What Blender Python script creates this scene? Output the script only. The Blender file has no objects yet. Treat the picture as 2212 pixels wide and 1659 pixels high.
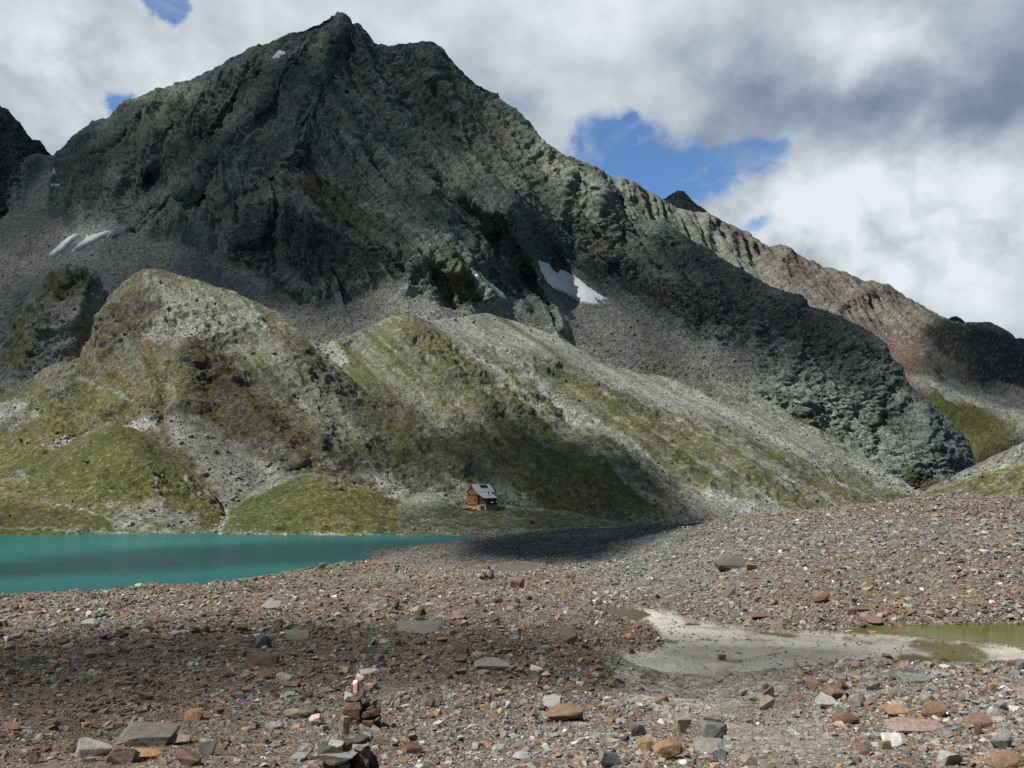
import bpy, bmesh, math, random, time
import numpy as np
from mathutils import Vector, Matrix, Euler
T0 = time.time()
random.seed(7); RNG = np.random.default_rng(11)
SC = bpy.context.scene
COL = SC.collection
# ---------------------------------------------------------------- survey frame
# bearings are written as (px, py) read off the photograph; at() turns a bearing and a real
# distance in metres into a point of the valley.  Eye of the photographer = origin.
F, CX, HY = 1916.0, 1106.0, 1020.0
def at(px, py, Y):
    return Vector(((px-CX)/F*Y, Y, (HY-py)/F*Y))
def at_np(px, py, Y):
    return np.stack([(px-CX)/F*Y, Y, (HY-py)/F*Y], -1)

# ---------------------------------------------------------------- noise
def _hash(ix, iy, iz, seed):
    h = (ix.astype(np.uint32)*np.uint32(374761393) + iy.astype(np.uint32)*np.uint32(668265263)
         + iz.astype(np.uint32)*np.uint32(2147483647) + np.uint32((seed*1013904223) & 0xffffffff))
    h ^= h >> np.uint32(13); h *= np.uint32(1274126177); h ^= h >> np.uint32(16)
    h *= np.uint32(2246822519); h ^= h >> np.uint32(13)
    return h
_G = np.array([[1,1,0],[-1,1,0],[1,-1,0],[-1,-1,0],[1,0,1],[-1,0,1],[1,0,-1],[-1,0,-1],
               [0,1,1],[0,-1,1],[0,1,-1],[0,-1,-1],[1,1,0],[-1,1,0],[0,-1,1],[0,-1,-1]], np.float32)
def perlin(P, seed=0):
    P = np.asarray(P, np.float32)
    fl = np.floor(P); ip = fl.astype(np.int64); f = P-fl
    u = f*f*f*(f*(f*6-15)+10)
    out = 0
    for dx in (0,1):
        wx = u[:,0] if dx else 1-u[:,0]
        for dy in (0,1):
            wy = u[:,1] if dy else 1-u[:,1]
            for dz in (0,1):
                wz = u[:,2] if dz else 1-u[:,2]
                g = _G[_hash(ip[:,0]+dx, ip[:,1]+dy, ip[:,2]+dz, seed) & np.uint32(15)]
                out = out + wx*wy*wz*(g[:,0]*(f[:,0]-dx)+g[:,1]*(f[:,1]-dy)+g[:,2]*(f[:,2]-dz))
    return out
def fbm(P, wl, octv=4, seed=0, gain=.5, lac=2.03):
    a, s, tot = 1.0, 1.0/wl, 0
    n = 0
    for o in range(octv):
        n = n + a*perlin(P*np.float32(s), seed+o*17); tot += a
        a *= gain; s *= lac
    return n/tot*1.6
def ridged(P, wl, octv=4, seed=0, gain=.5, lac=2.07):
    a, s, tot = 1.0, 1.0/wl, 0
    n = 0
    for o in range(octv):
        n = n + a*(1-2*np.abs(perlin(P*np.float32(s), seed+o*19))); tot += a
        a *= gain; s *= lac
    return n/tot*2-1
def sstep(a, b, x):
    t = np.clip((x-a)/(b-a), 0, 1); return t*t*(3-2*t)
def lerp(a, b, t): return a+(b-a)*t
def mixc(c, k, t):
    return c + (np.asarray(k, np.float32)-c)*t[:,None]

# ---------------------------------------------------------------- 2-D helpers
def poly_sd(px, py, poly):
    """signed distance (positive inside) to a polygon"""
    P = np.asarray(poly, float); n = len(P)
    d2 = np.full(px.shape, 1e18); ins = np.zeros(px.shape, bool)
    for i in range(n):
        ax, ay = P[i]; bx, by = P[(i+1) % n]
        ex, ey = bx-ax, by-ay
        wx, wy = px-ax, py-ay
        t = np.clip((wx*ex+wy*ey)/max(ex*ex+ey*ey, 1e-9), 0, 1)
        d2 = np.minimum(d2, (wx-ex*t)**2+(wy-ey*t)**2)
        c = ((ay <= py) & (by > py)) | ((by <= py) & (ay > py))
        if ey != 0: ins ^= c & (wx < ex*wy/ey)
    d = np.sqrt(d2)
    return np.where(ins, d, -d)
def pmask(px, py, poly, feather):
    P = np.asarray(poly, float)
    out = np.zeros(px.shape, np.float32)
    sel = (px > P[:,0].min()-feather) & (px < P[:,0].max()+feather) & (py > P[:,1].min()-feather) & (py < P[:,1].max()+feather)
    if sel.any():
        out[sel] = sstep(-feather, feather, poly_sd(px[sel], py[sel], poly))
    return out
def line_d(px, py, pts):
    d2 = np.full(px.shape, 1e18)
    for (ax, ay), (bx, by) in zip(pts[:-1], pts[1:]):
        ex, ey = bx-ax, by-ay; wx, wy = px-ax, py-ay
        t = np.clip((wx*ex+wy*ey)/max(ex*ex+ey*ey, 1e-9), 0, 1)
        d2 = np.minimum(d2, (wx-ex*t)**2+(wy-ey*t)**2)
    return np.sqrt(d2)
class TPS:
    def __init__(self, X, v, reg=1e-4):
        X = np.asarray(X, float); self.X = X; n = len(X)
        K = self._k(X, X)+np.eye(n)*reg
        A = np.zeros((n+3, n+3)); A[:n,:n] = K; A[:n,n] = 1; A[:n,n+1:] = X; A[n,:n] = 1; A[n+1:,:n] = X.T
        b = np.zeros(n+3); b[:n] = v
        self.w = np.linalg.solve(A, b)
    def _k(self, A, B):
        r2 = ((A[:,None,:]-B[None,:,:])**2).sum(-1)
        return .5*r2*np.log(r2+1e-12)
    def __call__(self, Q):
        Q = np.asarray(Q, float); out = np.empty(len(Q)); n = len(self.X)
        for i in range(0, len(Q), 40000):
            q = Q[i:i+40000]
            out[i:i+40000] = self._k(q, self.X)@self.w[:n]+self.w[n]+q@self.w[n+1:]
        return out

# ---------------------------------------------------------------- mesh + material helpers
def mesh_np(name, V, faces, mats=(), attrs=None, smooth=True, uniform=4):
    """faces: (n,k) int array (k = 3 or 4)"""
    me = bpy.data.meshes.new(name)
    V = np.ascontiguousarray(V, np.float32); faces = np.ascontiguousarray(faces, np.int32)
    n, k = faces.shape
    me.vertices.add(len(V)); me.vertices.foreach_set('co', V.ravel())
    me.loops.add(n*k); me.loops.foreach_set('vertex_index', faces.ravel())
    me.polygons.add(n); me.polygons.foreach_set('loop_start', np.arange(0, n*k, k, dtype=np.int32))
    me.polygons.foreach_set('use_smooth', np.full(n, smooth, bool))
    for kx, v in (attrs or {}).items():
        v = np.asarray(v, np.float32)
        if v.ndim == 2:
            a = me.attributes.new(kx, 'FLOAT_COLOR', 'POINT')
            c = np.ones((len(V), 4), np.float32); c[:,:3] = v
            a.data.foreach_set('color', c.ravel())
        else:
            a = me.attributes.new(kx, 'FLOAT', 'POINT'); a.data.foreach_set('value', v)
    me.update(calc_edges=True); me.validate()
    for m in mats: me.materials.append(m)
    return me
def link(name, me, parent=None):
    o = bpy.data.objects.new(name, me); COL.objects.link(o)
    if parent is not None: o.parent = parent
    return o
def tag(o, label=None, cat=None, group=None, kind=None):
    if label: o['label'] = label
    if cat: o['category'] = cat
    if group: o['group'] = group
    if kind: o['kind'] = kind
    return o
def empty(name, loc, rz=0):
    o = bpy.data.objects.new(name, None); COL.objects.link(o)
    o.location = loc; o.rotation_euler = (0, 0, rz); o.empty_display_size = .3
    return o
class NT:
    def __init__(self, tree): self.t = tree; tree.nodes.clear()
    def n(self, typ, **kw):
        nd = self.t.nodes.new(typ)
        ins = kw.pop('ins', {})
        for k, v in kw.items(): setattr(nd, k, v)
        for k, v in ins.items(): self.set(nd.inputs[k], v)
        return nd
    def set(self, sock, v):
        if hasattr(v, 'is_output'): self.t.links.new(v, sock)
        elif hasattr(v, 'outputs'): self.t.links.new(v.outputs[0], sock)
        else: sock.default_value = v
    def m(self, op, a, b=0.0, c=None, clamp=False):
        nd = self.t.nodes.new('ShaderNodeMath'); nd.operation = op; nd.use_clamp = clamp
        self.set(nd.inputs[0], a); self.set(nd.inputs[1], b)
        if c is not None: self.set(nd.inputs[2], c)
        return nd.outputs[0]
    def ss(self, x, a, b):
        nd = self.n('ShaderNodeMapRange', interpolation_type='SMOOTHSTEP', clamp=True)
        self.set(nd.inputs['Value'], x); self.set(nd.inputs['From Min'], a); self.set(nd.inputs['From Max'], b)
        return nd.outputs[0]
    def mr(self, x, a, b, c, d):
        nd = self.n('ShaderNodeMapRange', clamp=True)
        for k, v in zip(('Value','From Min','From Max','To Min','To Max'), (x,a,b,c,d)): self.set(nd.inputs[k], v)
        return nd.outputs[0]
    def mix(self, f, a, b, bt='MIX'):
        nd = self.n('ShaderNodeMix', data_type='RGBA', blend_type=bt)
        self.set(nd.inputs[0], f); self.set(nd.inputs[6], a); self.set(nd.inputs[7], b)
        return nd.outputs[2]
    def noise(self, vec, scale, detail=4, rough=.55, dist=0.0, out=0):
        nd = self.n('ShaderNodeTexNoise', ins={'Scale':scale,'Detail':detail,'Roughness':rough,'Distortion':dist})
        if vec is not None: self.set(nd.inputs['Vector'], vec)
        return nd.outputs[out]
def rgb(r, g, b): return (r, g, b, 1.0)
def new_mat(name):
    m = bpy.data.materials.new(name); m.use_nodes = True
    return m, NT(m.node_tree)
def ground_mat(name, fine, mid, bump, bumpwl, rough=.92, vor=None, calm=False):
    """terrain: albedo attribute x fine world-space noise, plus bump"""
    m, t = new_mat(name)
    out = t.n('ShaderNodeOutputMaterial'); b = t.n('ShaderNodeBsdfPrincipled')
    geo = t.n('ShaderNodeNewGeometry')
    at_ = t.n('ShaderNodeAttribute', attribute_name='alb')
    P = geo.outputs['Position']
    n1 = t.noise(P, 1/fine, 3, .6); n2 = t.noise(P, 1/mid, 3, .6)
    k = t.m('MULTIPLY', t.mr(n1, .28, .72, .42, 1.58), t.mr(n2, .28, .72, .72, 1.28))
    if calm:
        ca = t.n('ShaderNodeAttribute', attribute_name='calm').outputs['Fac']; k = t.m('ADD', t.m('MULTIPLY', k, t.m('SUBTRACT', 1.0, ca)), t.m('MULTIPLY', ca, t.mr(n2, .25, .75, .93, 1.07)))
    col = t.n('ShaderNodeVectorMath', operation='SCALE'); t.set(col.inputs[0], at_.outputs['Color']); t.set(col.inputs['Scale'], k)
    c = col.outputs[0]
    if vor:
        v = t.n('ShaderNodeTexVoronoi', ins={'Scale':1/vor}); t.set(v.inputs['Vector'], P)
        hs = t.n('ShaderNodeSeparateColor'); t.set(hs.inputs[0], v.outputs['Color'])
        sc2 = t.n('ShaderNodeVectorMath', operation='SCALE'); t.set(sc2.inputs[0], c)
        v2 = t.n('ShaderNodeTexVoronoi', ins={'Scale':1/(vor*4.2)}); t.set(v2.inputs['Vector'], P)
        h2 = t.n('ShaderNodeSeparateColor'); t.set(h2.inputs[0], v2.outputs['Color'])
        kv = t.m('MULTIPLY', t.mr(hs.outputs[0], 0, 1, .62, 1.38), t.mr(h2.outputs[1], 0, 1, .66, 1.34))
        if calm: kv = t.m('ADD', t.m('MULTIPLY', kv, t.m('SUBTRACT', 1.0, ca)), t.m('MULTIPLY', ca, t.mr(hs.outputs[0], 0, 1, .93, 1.07)))
        t.set(sc2.inputs['Scale'], kv); c = sc2.outputs[0]
    t.set(b.inputs['Base Color'], c); b.inputs['Roughness'].default_value = rough
    b.inputs['Specular IOR Level'].default_value = .15
    h = t.m('ADD', t.noise(P, 1/bumpwl, 5, .65), t.m('MULTIPLY', t.noise(P, 4.3/bumpwl, 3, .6), .35))
    bp = t.n('ShaderNodeBump', ins={'Strength':1.0,'Distance':bump}); t.set(bp.inputs['Height'], h)
    t.set(b.inputs['Normal'], bp.outputs[0]); t.set(out.inputs[0], b.outputs[0])
    return m
M_FAR = ground_mat('mountain_rock', 1.6, 7.0, 2.6, 5.0)
M_MID = ground_mat('hill_turf_and_rock', 1.0, 5.0, .6, 2.6)
M_GND = ground_mat('moraine_gravel', .05, .4, .03, .12, vor=.07, calm=True)

# ---------------------------------------------------------------- terrain sheets
SHEETS = {}
TALUS = []     # (points, albedo) of stony slopes
SPLAT = []     # (points, shade weight) used later to size the clouds that shade the slopes
def interp(pts, x, j):
    p = sorted(pts); return np.interp(x, [q[0] for q in p], [q[j] for q in p])
def grid_faces(nr, nc):
    i = np.arange(nr*nc).reshape(nr, nc)
    return np.stack([i[:-1,:-1].ravel(), i[:-1,1:].ravel(), i[1:,1:].ravel(), i[1:,:-1].ravel()], -1)
def grid_normals(G):
    du = np.gradient(G, axis=1); dv = np.gradient(G, axis=0)
    n = np.cross(du, dv); n /= np.linalg.norm(n, axis=-1, keepdims=True)+1e-9
    return n
def smooth_noise1(x, wl, seed, octv=5):
    return fbm(np.stack([x, x*0+3.7+seed, x*0], -1), wl, octv, seed)

def sheet(name, crest, base, ctrl, disp, albedo, shade, mat, px0, px1, step=2.1, ribs=(), rough_crest=(2.0, 30), back=140, tagkw=None):
    nc = int((px1-px0)/step)+1
    xs = np.linspace(px0, px1, nc)
    cy = interp(crest, xs, 1)+rough_crest[0]*smooth_noise1(xs, rough_crest[1], len(name))
    by = np.maximum(interp(base, xs, 1), cy+1.0)
    nr = int(min(420, max(12, np.max(by-cy)/step)))
    t = np.linspace(0, 1, nr)
    PY = by[None,:]+(cy-by)[None,:]*t[:,None]; PX = np.broadcast_to(xs, PY.shape).copy()
    pts = [(p[0], p[1], p[2]) for p in list(crest)+list(base)+list(ctrl)]
    A = np.array(pts, float)
    tp = TPS(A[:,:2]/400.0, np.log(A[:,2]), 2e-4)
    Y = np.exp(tp(np.stack([PX.ravel(), PY.ravel()], -1)/400.0)).reshape(PY.shape)
    wx = PX.ravel()+10*fbm(np.stack([PX.ravel(),PY.ravel(),0*PX.ravel()],-1), 60, 3, 5)
    wy = PY.ravel()+10*fbm(np.stack([PX.ravel(),PY.ravel(),0*PX.ravel()+50],-1), 60, 3, 6)
    dY = np.zeros(PX.size)
    for (ln, w, amp) in ribs:
        d = line_d(wx, wy, ln); dY -= amp*np.exp(-(d/w)**1.6)
    Y = Y+dY.reshape(Y.shape)*sstep(1.0, .93, t)[:,None]
    G = at_np(PX, PY, Y)
    # back side and buried foot
    kb = np.linspace(0, 1, 16)[1:]**1.3*back
    top = G[-1]; n_b = len(kb)
    bk = np.stack([np.stack([top[:,0]*(1+d/np.maximum(top[:,1],1)*.6), top[:,1]+d, top[:,2]-.75*d], -1) for d in kb])
    kf = np.linspace(1, 0, 5)[:-1]*60
    ft = np.stack([np.stack([G[0][:,0], G[0][:,1]-d, G[0][:,2]-.75*d], -1) for d in kf])
    full = np.concatenate([ft, G, bk], 0)
    N = grid_normals(full)
    flat = full.reshape(-1, 3).astype(np.float32)
    pxf = np.concatenate([np.broadcast_to(xs, (len(kf), nc)), PX, np.broadcast_to(xs, (n_b, nc))], 0).ravel()
    pyf = np.concatenate([np.broadcast_to(PY[0], (len(kf), nc)), PY, np.broadcast_to(PY[-1], (n_b, nc))], 0).ravel()
    d = disp(flat, pxf, pyf)
    fade = np.ones(full.shape[:2], np.float32)
    k0, k1 = len(kf), len(kf)+nr
    fade[k0:k1] = (1-.55*sstep(.93, 1.0, t))[:,None]; fade[k1:] = .45
    V = flat+N.reshape(-1,3)*(d*fade.ravel())[:,None]
    Gd = V.reshape(full.shape)
    N2 = grid_normals(Gd).reshape(-1,3)
    alb = albedo(V, pxf, pyf, N2, d)
    me = mesh_np(name, V, grid_faces(*full.shape[:2]), [mat], {'alb':np.clip(alb, .004, .9)})
    o = link(name, me); tag(o, kind='structure', **(tagkw or {}))
    core = Gd[k0:k1]
    if np.median(core[...,1]) < 1150: TALUS.append((core.reshape(-1,3), alb.reshape(*full.shape)[k0:k1].reshape(-1,3)))
    w = shade(PX.ravel(), PY.ravel())
    st = 2
    SPLAT.append((name, core[::st,::st].reshape(-1,3), w.reshape(PX.shape)[::st,::st].ravel()))
    SHEETS[name] = dict(G=core, xs=xs, by=by, cy=cy, nr=nr, N=grid_normals(core))
    print('sheet', name, full.shape, round(time.time()-T0,1))
    return o
def on_sheet(name, px, py, off=0.0):
    S = SHEETS[name]; px = np.atleast_1d(np.asarray(px, float)); py = np.atleast_1d(np.asarray(py, float))
    c = np.clip((px-S['xs'][0])/(S['xs'][1]-S['xs'][0]), 0, len(S['xs'])-1.001)
    by = np.interp(px, S['xs'], S['by']); cy = np.interp(px, S['xs'], S['cy'])
    r = np.clip((by-py)/(by-cy)*(S['nr']-1), 0, S['nr']-1.001)
    i, j = r.astype(int), c.astype(int); fr, fc = (r-i)[:,None], (c-j)[:,None]
    def s(A): return (A[i,j]*(1-fr)*(1-fc)+A[i+1,j]*fr*(1-fc)+A[i,j+1]*(1-fr)*fc+A[i+1,j+1]*fr*fc)
    return s(S['G'])+off*s(S['N'])
def sumshade(px, py, base, items):
    """items: (polygon, weight, feather); weight replaces the value inside the polygon"""
    w = np.full(px.shape, base, np.float32)
    n = np.stack([px, py, px*0], -1)
    wx = px+14*fbm(n, 70, 4, 31); wy = py+14*fbm(n+9.3, 70, 4, 37)
    for poly, val, fe in items:
        m = pmask(wx, wy, poly, fe); w = w*(1-m)+val*m
    return w
# ---------------------------------------------------------------- what grows and lies where
GRASS = (.081,.086,.025); OCHRE = (.088,.074,.027); SCREE = (.272,.276,.248); PALE = (.205,.226,.178); OLIVE = (.072,.068,.034)
DARK = (.052,.056,.055); RUST = (.185,.128,.092); LICHEN = (.15,.165,.125)
KEY = dict(O=OLIVE, G=GRASS, B=OCHRE, S=SCREE, P=PALE, D=DARK, R=RUST, L=LICHEN)
def cover(px, py, items, warp=12, wl=55, seed=3):
    n = np.stack([px, py, px*0], -1)
    wx = px+warp*fbm(n, wl, 4, seed); wy = py+warp*fbm(n+21.7, wl, 4, seed+5)
    out = {}
    for it in items:
        k, shp, wgt, fe = it[:4]
        if len(it) > 4:                                   # a line with a width
            m = np.exp(-(line_d(wx, wy, shp)/it[4])**2).astype(np.float32)
        else:
            m = pmask(wx, wy, shp, fe)
        out[k] = np.maximum(out.get(k, 0), m*wgt)
    return out
def fallq(V, px, py, dirx, diry, st=.25):
    """noise coordinates drawn out along the fall line"""
    sc = V[:,1]/F; l = np.hypot(dirx, diry); dx, dy = dirx/l, diry/l
    return np.stack([(px*dy-py*dx)*sc, (px*dx+py*dy)*sc*st, 0*sc+5], -1).astype(np.float32)
def dress(V, px, py, N, rock, rock2, cov, wl=30, edge=.13, seed=0, q=None, order='LPDRBOGS', steep=.0, contrast=1.0):
    q = V if q is None else q
    n1 = .62*fbm(q, wl, 6, seed+1, .6)+.45*fbm(V, wl*.6, 5, seed+4, .6); n2 = .65*fbm(q*np.float32(1.7)+31, wl*.45, 5, seed+2, .62)+.45*fbm(V, wl*.2, 4, seed+5, .6)
    n3 = fbm(V, wl*4, 3, seed+3)
    c = np.broadcast_to(np.asarray(rock, np.float32), V.shape).copy()
    c = mixc(c, rock2, sstep(-.45, .5, n3*.7+n1*.6))
    c *= (1+contrast*(.62*n2+.30*n1))[:,None].clip(.35, 2.0)
    slope = 1-N[:,2]
    for k in order:
        if k not in cov: continue
        m = cov[k]
        nn = n1 if k in 'GBSO' else n2
        if k in 'GBO': m = m-steep*sstep(.38, .62, slope)
        w = sstep(.5-edge, .5+edge, m+.62*nn)*np.clip(m*4, 0, 1)
        col = np.asarray(KEY[k], np.float32)
        var = 1+.28*n2+.2*n3
        tgt = col[None,:]*np.clip(var, .5, 1.6)[:,None]
        if k == 'G': tgt = tgt*(1-.5*w[:,None]*0)+np.stack([.02*n3, .0*n3, 0*n3], -1)
        c = c+(tgt-c)*w[:,None]
    # loose pale blocks lying about
    g = np.zeros(len(V), np.float32)
    for k in 'GBO':
        if k in cov: g = np.maximum(g, cov[k])
    g = 1-.55*np.clip(g*1.3, 0, 1)
    sp = fbm(V, 2.1, 2, seed+9, .6)+.22*n3; sd = fbm(V+77, 2.9, 2, seed+10, .6)+.2*n1
    c = mixc(c, (.33,.335,.275), sstep(.20, .52, sp)*.62*g); c = mixc(c, (.022,.025,.024), sstep(.22, .55, sd)*.72*g)
    return c

# ------------------------------------------------ main massif
M1_crest = [(-420,400,1190),(-100,362,1160),(60,345,1150),(115,338,1135),(135,330,1130),(150,310,1130),(180,285,1135),(230,252,1140),(260,233,1140),(300,215,1145),
 (340,192,1150),(372,186,1150),(400,181,1150),(415,178,1150),(440,162,1150),(470,147,1150),(500,131,1150),(525,122,1150),(552,104,1150),(580,96,1150),(600,86,1150),(625,74,1150),(650,66,1150),(672,56,1150),
 (690,51,1150),(697,42,1150),(715,35,1150),(735,33,1150),(748,40,1150),(754,55,1150),(764,58,1150),(773,51,1150),(782,58,1150),(798,72,1150),(808,90,1150),(822,93,1150),(838,102,1150),(866,100,1150),(880,92,1150),(910,89,1150),
 (940,97,1150),(958,106,1150),(968,124,1150),(1000,150,1150),(1020,170,1150),(1050,190,1148),(1075,206,1146),(1100,230,1140),(1140,264,1135),(1180,306,1128),(1215,330,1124),(1240,347,1120),
 (1244,353,1118),(1271,355,1112),(1288,370,1110),(1318,387,1108),(1348,417,1105),(1370,440,1102),(1384,457,1100),(1398,478,1098),(1424,478,1090),(1454,494,1080),(1500,520,1070),(1540,548,1062),(1581,573,1055),
 (1648,613,1042),(1728,643,1028),(1744,666,1025),(1784,671,1018),(1824,690,1010),(1874,716,1000),(1911,743,990),(1921,770,985),(1948,793,980),(1958,820,975),(1984,853,970),(2025,887,962),(2060,918,955),(2078,930,950),(2092,960,945),(2101,1005,940),(2108,1062,935),(2130,1085,930)]
M1_base = [(-420,950,800),(0,860,780),(200,810,770),(400,770,780),(640,780,750),(900,760,800),(1000,765,820),(1210,790,880),(1400,850,900),(1560,880,900),(1720,965,885),(1830,1025,865),(1900,1050,862),(2000,1085,868),(2130,1090,880)]
M1_ctrl = [(640,300,1015),(628,400,965),(660,450,930),(300,400,985),(300,300,1060),(100,500,950),(0,600,880),(-200,600,900),(250,600,858),(500,610,850),(660,640,838),(870,610,850),(1000,650,850),
 (930,540,880),(1100,420,985),(1200,500,1020),(1180,570,1000),(1270,640,960),(1400,710,930),(1500,620,1000),(1560,760,925),(1700,760,955),(1850,850,935),(1850,960,905),(2000,950,912),(2050,1020,905),
 (760,250,1060),(900,300,1060),(1000,300,1070),(850,450,945),(450,300,1060),(520,450,935),(560,170,1115),(1280,480,1055),(1400,560,1050),(740,600,855),(1060,560,900),(1000,430,960),(1150,350,1080)]
M1_ribs = [([(735,45),(690,150),(640,250),(628,330)], 22, 26), ([(628,330),(700,430),(790,500),(840,545)], 24, 16), ([(780,60),(800,160),(850,260),(900,330),(940,420)], 18, 14),
 ([(620,120),(560,230),(470,330),(400,410),(300,440)], 16, 14), ([(560,160),(500,250),(420,340),(330,390)], 17, -26), ([(450,165),(380,260),(300,330),(250,400)], 16, 12), ([(340,200),(280,280),(200,330)], 16, 10), ([(640,100),(600,180),(560,240)],12,12),
 ([(930,110),(960,200),(1010,310),(1060,400),(1100,480)], 18, 20), ([(1000,420),(1090,470),(1150,560),(1172,600)], 22, 46), ([(1150,560),(1188,640),(1214,708)], 12, 22), ([(1130,470),(1170,560),(1230,640)], 20, -26),
 ([(900,540),(960,560),(1020,600),(1060,650)], 24, 22), ([(1000,480),(1060,580),(1110,650)], 12, -14), ([(1120,400),(1140,480)], 18, 18), ([(1244,356),(1215,420),(1210,470)], 14, 14), ([(1300,385),(1290,470),(1320,560)], 20, 20), ([(1340,430),(1345,520),(1380,600)], 10, -12),
 ([(1400,480),(1420,560),(1480,640),(1500,680)], 18, 18), ([(1580,575),(1600,640),(1640,700)], 18, 16), ([(1660,630),(1740,700),(1830,760),(1900,850)], 26, 12), ([(1740,720),(1700,800),(1740,870)],20,12),
 ([(1990,870),(2010,960),(2050,1040)], 22, 12), ([(1920,850),(1900,930),(1890,1010)], 14, -7), ([(1860,880),(1830,940),(1800,990)], 12, -4), ([(1950,860),(1900,890),(1890,910)],14,6),
 ([(120,345),(115,420),(105,500),(60,560)], 26, -18), ([(250,300),(160,380),(120,480)], 16, 14), ([(380,420),(440,400),(480,440),(520,520)], 18, 14), ([(330,440),(280,480),(240,500)], 14, 10),
 ([(840,520),(900,570),(880,610)], 20, 16), ([(560,450),(540,520),(600,590),(680,640)], 24, 16), ([(720,170),(780,300),(830,400)], 10, -9), ([(850,130),(900,250),(960,350)], 9, -9), ([(660,330),(600,400),(520,430)],12,-8)]
M1_soft = [[(1018,584),(1032,580),(1110,652),(1100,660),(1040,615)], [(1150,553),(1190,570),(1215,575),(1330,645),(1300,670),(1200,645),(1160,600)], [(-420,500),(40,455),(60,400),(105,345),(122,345),(110,400),(108,465),(150,486),(250,480),(330,510),(420,530),(480,560),(540,585),(600,622),(680,650),(760,648),(820,612),(870,610),(930,645),(1000,665),(1060,652),(1130,665),(1200,720),(1200,800),(700,820),(300,780),(-420,960)],
 [(1165,590),(1200,630),(1330,630),(1370,660),(1450,710),(1560,745),(1640,750),(1640,800),(1700,835),(1560,870),(1300,850),(1205,740)]]
def M1_side(px, py):
    return sstep(-60, 60, px-np.interp(py, [0,330,450,700], [735,640,660,760]))
def M1_disp(P, px, py):
    s = M1_side(px, py); sc = P[:,1]/F
    a = np.where(s > .5, px*.84-py*.54, px*.77+py*.64)*sc; b = np.where(s > .5, px*.54+py*.84, -px*.64+py*.77)*sc
    q = np.stack([a, b*.30, sc*0+7*(s > .5)], -1).astype(np.float32)
    soft = np.zeros(len(px), np.float32)
    for p in M1_soft: soft = np.maximum(soft, pmask(px, py, p, 14))
    n = (8-5.5*sstep(1300,1600,px))*ridged(q, 95, 3, 41)+(11-6*sstep(1300,1700,px))*ridged(q, 44, 4, 42)+3.0*ridged(P, 26, 4, 43)+2.6*fbm(P, 9, 4, 44, .6)
    q2 = np.stack([a, b*.10, sc*0+3], -1).astype(np.float32)
    n = n+3.8*ridged(q2, 21, 3, 47)+1.4*ridged(q2, 7.5, 3, 48)+2.0*ridged(P*np.array([1,1,2.2],np.float32), 14, 3, 49)
    n = n*(1-.93*soft)+soft*(1.6*fbm(q, 60, 3, 45)+.5*fbm(P, 5, 3, 46))
    fd = np.minimum(1, sstep(0, 25, px-115)+sstep(0,25,60-px))
    return n
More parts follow.
